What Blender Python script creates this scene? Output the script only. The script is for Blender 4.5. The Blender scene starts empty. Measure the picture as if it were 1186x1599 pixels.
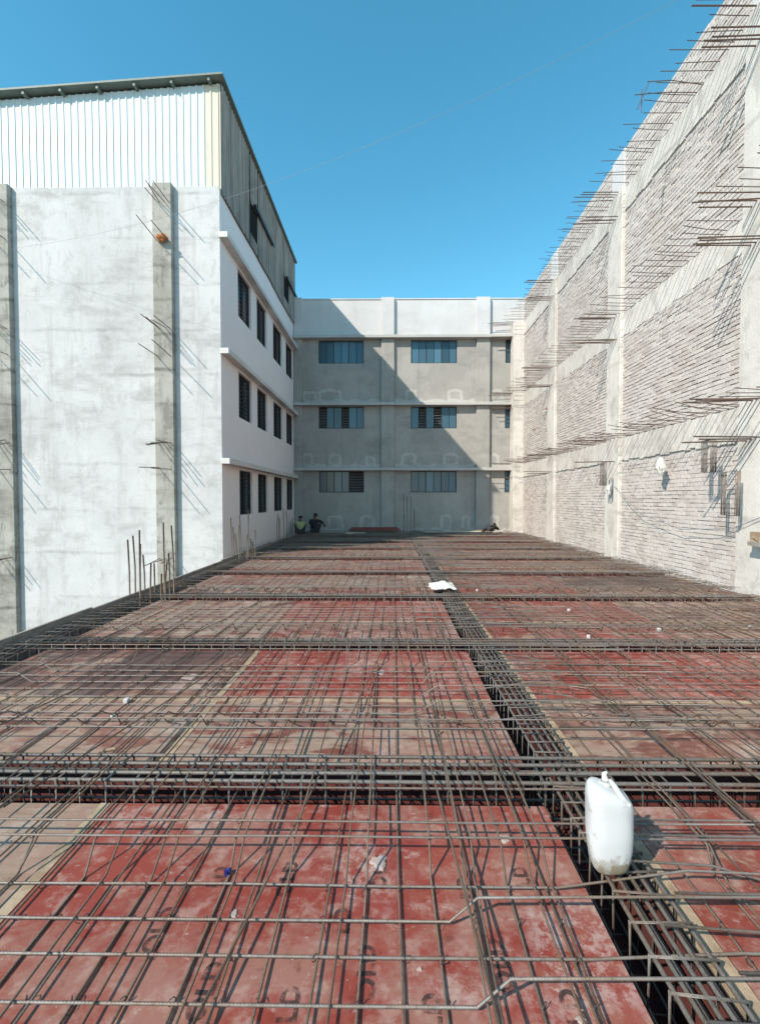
import bpy, bmesh, math, random
from mathutils import Vector, Matrix
R = math.radians
random.seed(7)
rnd = random.uniform
scn = bpy.context.scene
C = scn.collection

# ------------------------------------------------------------------ camera, sky, sun, exposure
F = 720.0                       # focal length in pixels of the 1186-pixel-wide photograph
EYE = 1.65
cam = bpy.data.cameras.new('camera')
cam.sensor_fit = 'HORIZONTAL'; cam.sensor_width = 36.0
cam.lens = 36.0 * F / 1186.0
cam.clip_start = 0.05; cam.clip_end = 3000
yaw = 0.65
cam.shift_x = -(16.0 - F * math.tan(R(yaw))) / 1186.0
co = bpy.data.objects.new('camera', cam); C.objects.link(co)
co.location = (0, 0, EYE)
co.rotation_euler = (R(90 - 1.63), 0, R(yaw))
scn.camera = co

SUN = Vector((-0.887, -0.89, 1.0)).normalized()          # towards the sun
w = bpy.data.worlds.new('World'); scn.world = w; w.use_nodes = True
nt = w.node_tree; nt.nodes.clear()
sky = nt.nodes.new('ShaderNodeTexSky'); sky.sky_type = 'NISHITA'; sky.sun_disc = False
sky.sun_elevation = math.asin(SUN.z)
sky.sun_rotation = math.atan2(SUN.x, SUN.y)
sky.air_density = 1.0; sky.dust_density = 0.0; sky.ozone_density = 1.0; sky.altitude = 100
hs = nt.nodes.new('ShaderNodeHueSaturation')
hs.inputs['Hue'].default_value = 0.47; hs.inputs['Saturation'].default_value = 1.3
bg = nt.nodes.new('ShaderNodeBackground'); bg.inputs['Strength'].default_value = 0.15
wo = nt.nodes.new('ShaderNodeOutputWorld')
nt.links.new(sky.outputs[0], hs.inputs['Color']); nt.links.new(hs.outputs[0], bg.inputs['Color'])
nt.links.new(bg.outputs[0], wo.inputs['Surface'])

sl = bpy.data.lights.new('sun', 'SUN'); sl.energy = 3.5; sl.angle = R(0.53); sl.color = (1.0, 0.90, 0.79)
so = bpy.data.objects.new('sun', sl); C.objects.link(so)
so.rotation_euler = SUN.to_track_quat('Z', 'Y').to_euler(); so.location = SUN * 60

scn.view_settings.view_transform = 'Standard'; scn.view_settings.look = 'None'
scn.view_settings.gamma = 1.0; scn.view_settings.use_curve_mapping = False
scn.view_settings.exposure = 0.76
scn.render.engine = 'CYCLES'
scn.cycles.max_bounces = 4; scn.cycles.diffuse_bounces = 2; scn.cycles.glossy_bounces = 2

# ------------------------------------------------------------------ helpers
class MB:
    def __init__(s): s.v = []; s.f = []; s.m = []; s.mi = 0
    def add(s, vs, fs):
        o = len(s.v); s.v += [tuple(p) for p in vs]
        for f in fs: s.f.append(tuple(i + o for i in f)); s.m.append(s.mi)
    def box(s, x0, x1, y0, y1, z0, z1, M=None):
        vs = [(x0,y0,z0),(x1,y0,z0),(x1,y1,z0),(x0,y1,z0),(x0,y0,z1),(x1,y0,z1),(x1,y1,z1),(x0,y1,z1)]
        if M is not None: vs = [M @ Vector(p) for p in vs]
        s.add(vs, [(0,3,2,1),(4,5,6,7),(0,1,5,4),(1,2,6,5),(2,3,7,6),(3,0,4,7)])
    def bbox(s, x0, x1, y0, y1, z0, z1, c, M=None):      # box with chamfered upright and top edges
        pr = lambda k: [(x0+k,y0+c),(x0+c,y0+k),(x1-c,y0+k),(x1-k,y0+c),(x1-k,y1-c),(x1-c,y1-k),(x0+c,y1-k),(x0+k,y1-c)]
        vs = [(a,b,z0) for a,b in pr(0)] + [(a,b,z1-c) for a,b in pr(0)] + [(min(max(a,x0+c),x1-c),min(max(b,y0+c),y1-c),z1) for a,b in pr(0)]
        if M is not None: vs = [M @ Vector(p) for p in vs]
        fs = [tuple(range(7,-1,-1)), tuple(range(16,24))]
        for l in (0, 8):
            for i in range(8):
                j = (i+1) % 8; fs.append((l+i, l+j, l+8+j, l+8+i))
        s.add(vs, fs)
    def tube(s, pts, r, n=6, closed=False, cap=True):
        P = [Vector(p) for p in pts]; k = len(P); vs = []
        up0 = None
        for i in range(k):
            a = P[i-1] if (i > 0 or closed) else P[i]
            b = P[(i+1) % k] if (i < k-1 or closed) else P[i]
            t = (b - a).normalized()
            ref = Vector((0,0,1)) if abs(t.z) < 0.9 else Vector((0,1,0))
            if up0 is not None and not closed:
                u = up0 - t * up0.dot(t)
                u = u.normalized() if u.length > 1e-4 else t.cross(ref).normalized()
            else: u = t.cross(ref).normalized()
            up0 = u; v = t.cross(u).normalized()
            rr = r[i] if isinstance(r, (list, tuple)) else r
            if 0 < i < k-1 or closed:      # mitre widening
                d1 = (P[i]-a).normalized(); d2 = (b-P[i]).normalized()
                rr = rr / max(0.7, math.cos(d1.angle(d2, 0)/2))
            for q in range(n):
                an = 2*math.pi*(q+0.5)/n
                vs.append(P[i] + u*rr*math.cos(an) + v*rr*math.sin(an))
        fs = []
        for i in range(k if closed else k-1):
            j = (i+1) % k
            for q in range(n):
                p = (q+1) % n; fs.append((i*n+q, j*n+q, j*n+p, i*n+p))
        if cap and not closed:
            fs.append(tuple(range(n))[::-1]); fs.append(tuple((k-1)*n+q for q in range(n)))
        s.add(vs, fs)
    def mesh(s, name, mat, smooth=False):
        me = bpy.data.meshes.new(name); me.from_pydata(s.v, [], s.f)
        for m in (mat if isinstance(mat, (list, tuple)) else [mat]): me.materials.append(m)
        if any(s.m): me.polygons.foreach_set('material_index', s.m)
        if smooth: me.polygons.foreach_set('use_smooth', [True]*len(me.polygons))
        me.update(); return me
    def build(s, name, mat, parent=None, smooth=False):
        return link(name, s.mesh(name, mat, smooth), parent)
def link(name, me, parent=None, loc=None):
    o = bpy.data.objects.new(name, me); C.objects.link(o)
    if parent is not None: o.parent = parent
    if loc is not None: o.location = loc
    return o
def tag(o, label=None, cat=None, group=None, kind=None):
    if label: o['label'] = label
    if cat: o['category'] = cat
    if group: o['group'] = group
    if kind: o['kind'] = kind
    return o
def thing(name, label, cat, group=None, loc=(0,0,0)):
    o = bpy.data.objects.new(name, None); C.objects.link(o); o.location = loc
    o.empty_display_size = 0.2
    return tag(o, label, cat, group)
def boxo(name, mat, parent, *a, **k):
    m = MB(); m.box(*a, **k); return m.build(name, mat, parent)
def wallmesh(m, P, U, V, u0, u1, v0, v1, holes, N, dep):
    """flat wall P + u*U + v*V with rectangular openings and reveals going dep along N"""
    P, U, V, N = map(Vector, (P, U, V, N))
    us = sorted({u0, u1} | {h[0] for h in holes} | {h[1] for h in holes})
    vs = sorted({v0, v1} | {h[2] for h in holes} | {h[3] for h in holes})
    for a, b in zip(us, us[1:]):
        for c, d in zip(vs, vs[1:]):
            mu, mv = (a+b)/2, (c+d)/2
            if any(h[0] < mu < h[1] and h[2] < mv < h[3] for h in holes): continue
            m.add([P+U*a+V*c, P+U*b+V*c, P+U*b+V*d, P+U*a+V*d], [(0,1,2,3)])
    for a, b, c, d in holes:
        q = [P+U*a+V*c, P+U*b+V*c, P+U*b+V*d, P+U*a+V*d]
        q += [p + N*dep for p in q]
        m.add(q, [(0,1,5,4),(1,2,6,5),(2,3,7,6),(3,0,4,7)])

# ------------------------------------------------------------------ materials
class NT:
    def __init__(s, name):
        s.mat = bpy.data.materials.new(name); s.mat.use_nodes = True
        s.t = s.mat.node_tree; s.b = s.t.nodes['Principled BSDF']; s.out = s.t.nodes['Material Output']
    def n(s, typ, **k):
        x = s.t.nodes.new(typ)
        for a, v in k.items(): setattr(x, a, v)
        return x
    def L(s, a, b): s.t.links.new(a, b)
    def pos(s, kind='world', scale=(1,1,1), rand=False):
        if kind == 'world': src = s.n('ShaderNodeNewGeometry').outputs['Position']
        else: src = s.n('ShaderNodeTexCoord').outputs['Object']
        mp = s.n('ShaderNodeMapping'); mp.inputs['Scale'].default_value = scale
        s.L(src, mp.inputs['Vector'])
        if rand:
            oi = s.n('ShaderNodeObjectInfo'); mu = s.n('ShaderNodeMath', operation='MULTIPLY'); mu.inputs[1].default_value = 57.0
            s.L(oi.outputs['Random'], mu.inputs[0]); cx = s.n('ShaderNodeCombineXYZ')
            s.L(mu.outputs[0], cx.inputs[0]); s.L(mu.outputs[0], cx.inputs[1]); s.L(cx.outputs[0], mp.inputs['Location'])
        return mp.outputs[0]
    def noise(s, vec, scale, detail=4, rough=0.55, dist=0.0):
        x = s.n('ShaderNodeTexNoise'); x.inputs['Scale'].default_value = scale; x.inputs['Detail'].default_value = detail
        x.inputs['Roughness'].default_value = rough; x.inputs['Distortion'].default_value = dist
        s.L(vec, x.inputs['Vector']); return x.outputs['Fac']
    def ramp(s, fac, a, b, lo=0.0, hi=1.0):
        x = s.n('ShaderNodeMapRange'); x.interpolation_type = 'SMOOTHSTEP'
        x.inputs['From Min'].default_value = a; x.inputs['From Max'].default_value = b
        x.inputs['To Min'].default_value = lo; x.inputs['To Max'].default_value = hi
        s.L(fac, x.inputs['Value']); return x.outputs[0]
    def mix(s, fac, a, b, mode='MIX'):
        x = s.n('ShaderNodeMix', data_type='RGBA', blend_type=mode)
        for sock, v in ((x.inputs[0], fac), (x.inputs[6], a), (x.inputs[7], b)):
            if isinstance(v, (int, float)): sock.default_value = v
            elif isinstance(v, tuple): sock.default_value = v + (1,) if len(v) == 3 else v
            else: s.L(v, sock)
        return x.outputs[2]
    def math(s, op, a, b=0.0):
        x = s.n('ShaderNodeMath', operation=op)
        for i, v in enumerate((a, b)):
            if isinstance(v, (int, float)): x.inputs[i].default_value = v
            else: s.L(v, x.inputs[i])
        return x.outputs[0]
    def bump(s, h, strength=0.3, dist=0.01):
        x = s.n('ShaderNodeBump'); x.inputs['Strength'].default_value = strength; x.inputs['Distance'].default_value = dist
        s.L(h, x.inputs['Height']); s.L(x.outputs[0], s.b.inputs['Normal'])
    def done(s, col=None, rough=0.8, metal=0.0, spec=None):
        if col is not None:
            if isinstance(col, tuple): s.b.inputs['Base Color'].default_value = col + (1,)
            else: s.L(col, s.b.inputs['Base Color'])
        if isinstance(rough, (int, float)): s.b.inputs['Roughness'].default_value = rough
        else: s.L(rough, s.b.inputs['Roughness'])
        s.b.inputs['Metallic'].default_value = metal
        if spec is not None: s.b.inputs['Specular IOR Level'].default_value = spec
        return s.mat

def plaster(name, base, stain, light, streak=True, amt=0.6, lines=0.0, rough=0.9, patchy=0.0, lstr=0.55):
    g = NT(name); p = g.pos()
    c = g.mix(g.ramp(g.noise(p, 0.5, 6, 0.65), 0.36, 0.66), base, light)
    c = g.mix(g.math('MULTIPLY', g.ramp(g.noise(g.pos(scale=(0.7,0.7,1.5)), 0.85, 10, 0.72, 0.3), 0.47, 0.74), amt), c, stain)
    if streak:
        q = g.pos(scale=(2.2, 2.2, 0.22))
        c = g.mix(g.math('MULTIPLY', g.ramp(g.noise(q, 1.6, 6, 0.65), 0.5, 0.75), amt*0.55), c, stain)
    if patchy:
        pn = g.noise(g.pos(scale=(1.0,1.0,0.55)), 2.6, 9, 0.72, 0.4)
        c = g.mix(g.ramp(pn, 0.52, 0.60, 0, patchy), c, tuple(x*0.9 for x in stain))
        c = g.mix(g.ramp(pn, 0.42, 0.34, 0, patchy*0.8), c, tuple(min(0.8, x*1.12) for x in light))
        pk = g.noise(p, 16, 4, 0.6)
        c = g.mix(g.ramp(pk, 0.66, 0.72, 0, 0.5), c, tuple(x*0.5 for x in stain))
    fine = g.noise(p, 26, 6, 0.75)
    if lines:
        # cold joints between pours: thin uneven horizontal lines
        sx = g.n('ShaderNodeSeparateXYZ'); g.L(p, sx.inputs[0])
        wob = g.math('MULTIPLY', g.noise(g.pos(scale=(1,1,0.45)), 0.5, 7, 0.62), 0.4)
        zz = g.math('MODULO', g.math('ADD', g.math('ADD', sx.outputs[2], wob), 10.0), lines)
        d = g.math('ABSOLUTE', g.math('SUBTRACT', zz, lines*0.5))
        ln = g.ramp(d, 0.0, 0.085, 1.0, 0.0)
        ln = g.math('MULTIPLY', ln, g.ramp(g.noise(g.pos(scale=(0.5,0.5,1)), 0.8, 6, 0.75), 0.42, 0.66))
        c = g.mix(g.math('MULTIPLY', ln, lstr), c, tuple(x*0.66 for x in stain))
    c = g.mix(g.ramp(fine, 0.25, 0.75, 0.16, 0.0), c, tuple(x*0.45 for x in stain))
    g.bump(g.math('ADD', fine, g.math('MULTIPLY', g.noise(p, 3, 4), 2.0)), 0.35, 0.012)
    return g.done(c, rough)

M = {}
M['left_white'] = plaster('weathered white plaster', (0.535,0.53,0.52), (0.335,0.325,0.31), (0.61,0.605,0.595), amt=0.8, lines=1.22, patchy=0.28)
M['left_side'] = plaster('fresh off-white paint', (0.84,0.785,0.76), (0.74,0.69,0.66), (0.86,0.81,0.785), amt=0.35)
M['ledge'] = plaster('ledge plaster', (0.60,0.58,0.55), (0.42,0.40,0.37), (0.70,0.68,0.65), amt=0.5)
M['far_grey'] = plaster('grey cement plaster', (0.35,0.332,0.30), (0.255,0.245,0.225), (0.42,0.40,0.365), amt=0.75, patchy=0.22)
M['far_white'] = plaster('white parapet paint', (0.58,0.57,0.555), (0.45,0.44,0.42), (0.64,0.63,0.62), amt=0.5)
M['far_trim'] = plaster('pale ledge plaster', (0.45,0.44,0.41), (0.35,0.34,0.32), (0.53,0.52,0.49), amt=0.5)
M['patch'] = plaster('pale repair plaster', (0.46,0.445,0.41), (0.34,0.325,0.295), (0.53,0.51,0.47), amt=0.95, patchy=0.4)
M['concrete'] = plaster('board-marked concrete', (0.31,0.295,0.255), (0.14,0.13,0.11), (0.44,0.425,0.38), amt=0.95, lines=0.93, patchy=0.5, lstr=0.95)
M['concrete_r'] = plaster('dusty column concrete', (0.61,0.57,0.515), (0.40,0.365,0.32), (0.70,0.66,0.605), amt=0.85, lines=1.35, patchy=0.42)

def brickmat():
    g = NT('cement-washed brick'); p = g.pos()
    oi = g.n('ShaderNodeAttribute'); oi.attribute_name = 'tone'; oi.attribute_type = 'GEOMETRY'
    t = oi.outputs['Fac']
    c = g.mix(t, (0.41,0.36,0.325), (0.56,0.51,0.465))
    c = g.mix(g.ramp(g.noise(p, 0.8, 6, 0.65), 0.42, 0.64, 0, 0.65), c, (0.57,0.525,0.49))
    c = g.mix(g.math('MULTIPLY', g.ramp(g.noise(p, 9, 5, 0.7), 0.5, 0.75), 0.7), c, (0.62,0.585,0.555))
    red = g.math('GREATER_THAN', t, 1.5)
    c = g.mix(red, c, (0.40,0.20,0.15))
    g.bump(g.noise(p, 38, 6, 0.75), 0.6, 0.012)
    return g.done(c, 0.95)
M['brick'] = brickmat()
M['mortar'] = plaster('grey mortar', (0.46,0.435,0.41), (0.34,0.32,0.30), (0.53,0.51,0.48), amt=0.6)

def plymat():
    g = NT('worn red film plywood'); p = g.pos('object', rand=True)
    oi = g.n('ShaderNodeObjectInfo'); sp = g.n('ShaderNodeSeparateColor'); g.L(oi.outputs['Color'], sp.inputs[0])
    brown, bleach, dark = sp.outputs
    big = g.noise(p, 0.9, 4, 0.6, 0.3)
    c = g.mix(g.ramp(big, 0.3, 0.7), (0.22,0.034,0.022), (0.275,0.054,0.036))
    brn = g.mix(g.ramp(g.noise(p, 2.2, 5, 0.6), 0.35, 0.65), (0.095,0.043,0.03), (0.165,0.08,0.055))
    c = g.mix(brown, c, brn)
    # wood showing through where the film has worn away
    m = g.noise(g.pos('object', (0.8, 1.9, 1), True), 2.4, 7, 0.62, 0.8)
    m2 = g.math('ADD', m, g.math('SUBTRACT', g.math('MULTIPLY', bleach, 0.5), 0.25))
    wood = g.mix(g.ramp(g.noise(g.pos('object', (1, 9, 1), True), 3, 5, 0.6), 0.3, 0.7), (0.255,0.18,0.128), (0.345,0.26,0.195))
    c = g.mix(g.ramp(m2, 0.51, 0.60, 0, 0.92), c, wood)
    # dried cement film, pale and pinkish, in blotches of several sizes
    hz = g.noise(g.pos('object', (1, 1.25, 1), True), 1.7, 10, 0.74)
    c = g.mix(g.ramp(hz, 0.44, 0.60, 0, 0.66), c, (0.30,0.165,0.125))
    h2 = g.noise(p, 9.0, 8, 0.7)
    c = g.mix(g.ramp(h2, 0.49, 0.66, 0, 0.58), c, (0.39,0.26,0.21))
    c = g.mix(g.ramp(h2, 0.42, 0.30, 0, 0.6), c, (0.115,0.024,0.018))
    wear = g.noise(g.pos('object', (1.6, 3.2, 1), True), 4.5, 9, 0.78, 0.25)
    c = g.mix(g.ramp(wear, 0.58, 0.68, 0, 0.6), c, (0.48,0.39,0.34))
    smear = g.math('MULTIPLY', g.ramp(g.noise(p, 1.5, 3, 0.5), 0.52, 0.66), g.ramp(g.noise(p, 14, 9, 0.8), 0.46, 0.58))
    c = g.mix(g.math('MULTIPLY', smear, 0.42), c, (0.55,0.47,0.42))
    scuff = g.noise(g.pos('object', (14, 0.9, 1), True), 3.0, 6, 0.7, 0.3)
    c = g.mix(g.ramp(scuff, 0.66, 0.72, 0, 0.5), c, (0.45,0.33,0.28))
    sp2 = g.noise(p, 60, 3, 0.6)
    c = g.mix(g.ramp(sp2, 0.68, 0.74, 0, 0.7), c, (0.52,0.45,0.41))
    c = g.mix(g.ramp(sp2, 0.30, 0.25, 0, 0.6), c, (0.09,0.03,0.026))
    # dark oily patches
    dk = g.math('ADD', g.noise(p, 1.3, 5, 0.6, 0.5), g.math('SUBTRACT', g.math('MULTIPLY', dark, 0.5), 0.3))
    c = g.mix(g.ramp(dk, 0.45, 0.58, 0, 0.75), c, (0.062,0.035,0.032))
    r = g.ramp(hz, 0.3, 0.75, 0.42, 0.8)
    g.bump(g.noise(p, 22, 7, 0.7), 0.25, 0.006)
    return g.done(c, r, spec=0.35)
M['ply'] = plymat()
def woodmat(name, a, b, sc=(1,1,1)):
    g = NT(name); p = g.pos('object', sc, True)
    c = g.mix(g.ramp(g.noise(p, 5, 6, 0.65, 0.4), 0.35, 0.65), a, b)
    c = g.mix(g.ramp(g.noise(g.pos('object', (1,1,1), True), 2.0, 5, 0.7), 0.52, 0.7, 0, 0.6), c, tuple(x*0.45 for x in a))
    g.bump(g.noise(p, 20, 5), 0.4, 0.005); return g.done(c, 0.85)
M['batten'] = woodmat('bare pine batten', (0.27,0.19,0.12), (0.42,0.315,0.21), (2,2,2))
M['oldwood'] = woodmat('grey weathered board', (0.20,0.175,0.15), (0.32,0.285,0.25), (1,1,6))
M['plank'] = woodmat('pale plank', (0.45,0.40,0.31), (0.60,0.54,0.44), (1,6,1))
M['redboard'] = woodmat('dark red board', (0.16,0.05,0.045), (0.24,0.08,0.07))
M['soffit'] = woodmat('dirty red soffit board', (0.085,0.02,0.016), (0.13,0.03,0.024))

def steelmat(name, a, b, rust, amt):
    g = NT(name); p = g.pos('world')
    oi = g.n('ShaderNodeObjectInfo')
    c = g.mix(oi.outputs['Random'], a, b)
    n1 = g.noise(p, 1.7, 5, 0.7); n2 = g.noise(p, 45, 4, 0.7)
    c = g.mix(g.math('MULTIPLY', g.ramp(n1, 0.42, 0.66), amt), c, rust)
    c = g.mix(g.ramp(n2, 0.45, 0.7, 0, 0.55), c, tuple(x*0.5 for x in rust))
    dt = g.n('ShaderNodeVectorMath', operation='DOT_PRODUCT'); g.L(g.n('ShaderNodeNewGeometry').outputs['Position'], dt.inputs[0]); dt.inputs[1].default_value = (1,1,1)
    rib = g.math('SINE', g.math('MULTIPLY', dt.outputs['Value'], 2*math.pi/0.012))      # rolled ribs
    c = g.mix(g.ramp(rib, -1.0, 0.2, 0.10, 0.0), c, tuple(x*0.35 for x in rust))
    g.bump(g.math('ADD', n2, g.math('MULTIPLY', rib, 0.10)), 0.5, 0.004)
    return g.done(c, 0.55, 0.35)
M['bar'] = steelmat('reinforcing bar steel', (0.145,0.112,0.088), (0.225,0.175,0.135), (0.20,0.115,0.066), 0.8)
M['barlat'] = steelmat('newer reinforcing bar', (0.19,0.17,0.155), (0.25,0.22,0.195), (0.215,0.14,0.09), 0.75)
M['cage'] = steelmat('beam cage steel', (0.155,0.143,0.13), (0.21,0.19,0.17), (0.17,0.11,0.07), 0.65)
M['rust'] = steelmat('rusted dowel steel', (0.12,0.088,0.072), (0.17,0.13,0.105), (0.165,0.09,0.06), 0.7)
M['tie'] = NT('black binding wire').done((0.045,0.04,0.038), 0.6, 0.3)
M['frame'] = NT('black window frame').done((0.018,0.019,0.022), 0.5)
M['inside'] = NT('painted room darkness').done((0.05,0.05,0.055), 0.9)  # darkness of the rooms put into the colour of solid boxes behind openings
M['hole'] = NT('painted opening shade').done((0.012,0.012,0.013), 0.95, 0.0, 0.1)  # shade of the shed openings painted near-black on flat panels
def glass(name, col, rough=0.2):
    g = NT(name); oi = g.n('ShaderNodeObjectInfo')
    c = g.mix(oi.outputs['Random'], tuple(x*0.6 for x in col), tuple(min(1,x*1.5) for x in col))
    return g.done(c, rough, 0.0, 0.45)
M['blueglass'] = glass('blue reflective film glass', (0.055,0.115,0.155))
M['darkglass'] = glass('dark tinted glass', (0.012,0.015,0.022))
def sheetmat(name, a, b, rough, metal, dirt):
    g = NT(name); p = g.pos()
    c = g.mix(g.ramp(g.noise(g.pos(scale=(4,4,0.25)), 1.5, 6, 0.7), 0.35, 0.68), a, b)
    c = g.mix(g.ramp(g.noise(p, 1.0, 7, 0.7), 0.5, 0.75, 0, dirt), c, tuple(x*0.4 for x in b))
    return g.done(c, rough, metal)
M['sheet'] = sheetmat('pale bluish metal cladding', (0.50,0.585,0.61), (0.55,0.63,0.65), 0.5, 0.0, 0.12)
M['sheet_cream'] = sheetmat('cream weathered cladding', (0.56,0.52,0.42), (0.62,0.57,0.46), 0.6, 0.0, 0.3)
M['sheet_old'] = sheetmat('grey aged cement sheet', (0.36,0.34,0.31), (0.20,0.185,0.17), 0.9, 0.0, 0.6)
M['roofsheet'] = sheetmat('dull green roof sheet', (0.13,0.175,0.155), (0.17,0.21,0.19), 0.6, 0.0, 0.3)
def dirtywhite():
    g = NT('dirty white plastic'); p = g.pos('object')
    sx = g.n('ShaderNodeSeparateXYZ'); g.L(p, sx.inputs[0])
    n = g.noise(p, 11, 6, 0.7, 0.5)
    low = g.ramp(sx.outputs[2], 0.02, 0.16, 0.24, 0.0)
    c = g.mix(g.ramp(g.math('ADD', n, low), 0.56, 0.72, 0, 0.85), (0.54,0.545,0.54), (0.30,0.275,0.23))
    c = g.mix(g.ramp(g.math('ADD', g.noise(p, 8, 4, 0.6), g.math('MULTIPLY', low, 1.1)), 0.74, 0.82, 0, 0.9), c, (0.22,0.18,0.12))
    b = g.b; b.inputs['Subsurface Weight'].default_value = 0.12; b.inputs['Subsurface Scale'].default_value = 0.01
    g.bump(g.noise(p, 14, 3), 0.25, 0.01)
    return g.done(c, 0.42)
M['plastic'] = dirtywhite()
M['sack'] = NT('white woven sack'); 
_g = M['sack']; _p = _g.pos('object'); _c = _g.mix(_g.ramp(_g.noise(_p, 6, 6, 0.7), 0.45, 0.7), (0.62,0.61,0.57), (0.46,0.44,0.39)); M['sack'] = _g.done(_c, 0.8)
M['block'] = plaster('pale cement', (0.50,0.49,0.465), (0.36,0.35,0.33), (0.57,0.56,0.54))
M['splash'] = plaster('dried cement splash', (0.36,0.27,0.235), (0.27,0.19,0.16), (0.44,0.36,0.32), amt=0.8, patchy=0.5)
M['blue'] = NT('blue plastic').done((0.02,0.03,0.20), 0.4)
M['skin'] = NT('brown skin').done((0.11,0.06,0.04), 0.6)
M['hair'] = NT('black hair').done((0.008,0.007,0.007), 0.6)
def cloth(name, a):
    g = NT(name); c = g.mix(g.ramp(g.noise(g.pos('object'), 9, 4), 0.35, 0.65), a, tuple(x*0.7 for x in a)); return g.done(c, 0.9)
M['shirt_green'] = cloth('yellow-green shirt', (0.36,0.40,0.19))
M['dark_cloth'] = cloth('dark navy cloth', (0.022,0.022,0.032))
M['grey_cloth'] = cloth('dark grey trousers', (0.05,0.05,0.055))
M['orange'] = cloth('faded orange cloth', (0.48,0.19,0.07))
M['wire'] = NT('thin cable').done((0.16,0.19,0.22), 0.6)
def inkmat():
    g = NT('worn black stencil ink'); p = g.pos('world')
    a = g.ramp(g.noise(p, 17, 6, 0.75), 0.38, 0.58, 0.0, 0.75)
    tr = g.n('ShaderNodeBsdfTransparent'); mx = g.n('ShaderNodeMixShader')
    g.L(a, mx.inputs[0]); g.L(tr.outputs[0], mx.inputs[1]); g.L(g.b.outputs[0], mx.inputs[2]); g.L(mx.outputs[0], g.out.inputs[0])
    return g.done((0.05,0.028,0.024), 0.6)
M['ink'] = inkmat()
def groundmat():
    g = NT('dusty ground'); p = g.pos()
    c = g.mix(g.ramp(g.noise(p, 0.35, 8, 0.65), 0.35, 0.65), (0.23,0.19,0.15), (0.33,0.285,0.235))
    c = g.mix(g.ramp(g.noise(p, 4, 6, 0.7), 0.55, 0.7, 0, 0.6), c, (0.15,0.12,0.095))
    g.bump(g.noise(p, 6, 8, 0.7), 0.6, 0.05); return g.done(c, 0.95)
M['ground'] = groundmat()

# ------------------------------------------------------------------ the setting: ground and formwork deck
GZ = -3.5
g = MB(); g.add([(-900,-900,GZ),(900,-900,GZ),(900,900,GZ),(-900,900,GZ)], [(0,1,2,3)])
tag(g.build('ground', M['ground']), kind='structure')

YW = 22.3                       # far wall
XL, XR = -3.75, 6.06            # sheathed width of the deck
TC0, TC1 = 0.83, 1.14           # trough of the long beam
YB = [2.63 + 2.47*k for k in range(-1, 8)]     # beams across the deck
HB = 0.19
YEND, YSTART = 22.25, -3.0

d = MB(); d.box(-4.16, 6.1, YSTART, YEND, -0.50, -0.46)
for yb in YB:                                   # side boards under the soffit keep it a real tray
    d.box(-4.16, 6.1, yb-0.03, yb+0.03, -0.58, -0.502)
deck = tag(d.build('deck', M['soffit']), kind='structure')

def sheet(x0, x1, y0, y1, col, marks=False):
    m = MB(); m.box(x0+0.002, x1-0.002, y0+0.002, y1-0.002, -0.012, 0.0)
    cx, cy = (x0+x1)/2, (y0+y1)/2
    m.v = [(a-cx, b-cy, c) for a, b, c in m.v]
    o = m.build('plywood_sheet', M['ply'], deck); o.location = (cx, cy, rnd(-0.003, 0.002))
    o.rotation_euler = (rnd(-.001,.001), rnd(-.001,.001), rnd(-.002,.002))
    o.color = tuple(col) + (1,)
    return o
RED, BRN, BARE, PINK, DRK = (0.0,0.22,0.05), (0.8,0.66,0.4), (0.95,1.0,0.25), (0.15,0.42,0.1), (0.95,0.5,0.7)
MIX = (0.45,0.5,0.2)
spec = {   # bay: (near row left..right, far row left..right)
    0: ((BARE,(0.05,0.2,0.0),PINK,RED), (BARE,(0.05,0.22,0.05),PINK,RED)),
    1: ((BRN,(0.6,0.62,0.35),(0.75,0.58,0.5),(0.7,0.6,0.4)), (DRK,(0,0.1,0.1),(0.0,0.12,0.0),(0.1,0.4,0.1))),
    2: ((BRN,MIX,PINK,BRN), (BRN,(0.1,0.3,0.15),(0.1,0.25,0.2),BRN)),
    3: ((BRN,MIX,(0.2,0.3,0.2),BRN), (MIX,BRN,(0.4,0.3,0.3),DRK)),
    4: ((MIX,(0.2,0.4,0.1),MIX,BRN), (BRN,MIX,MIX,BRN)),
}
front_sheet = None
def hb(yb): return HB if yb < 3 else 0.15
edges = [YSTART] + [v for yb in YB for v in (yb-hb(yb), yb+hb(yb))] + [YEND]
bays = [(edges[i], edges[i+1]) for i in range(0, len(edges), 2)]
bays = [(a, b) for a, b in bays if b - a > 0.3]
boff = [i for i, (a, b) in enumerate(bays) if a < 2.0 < b][0]
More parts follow.
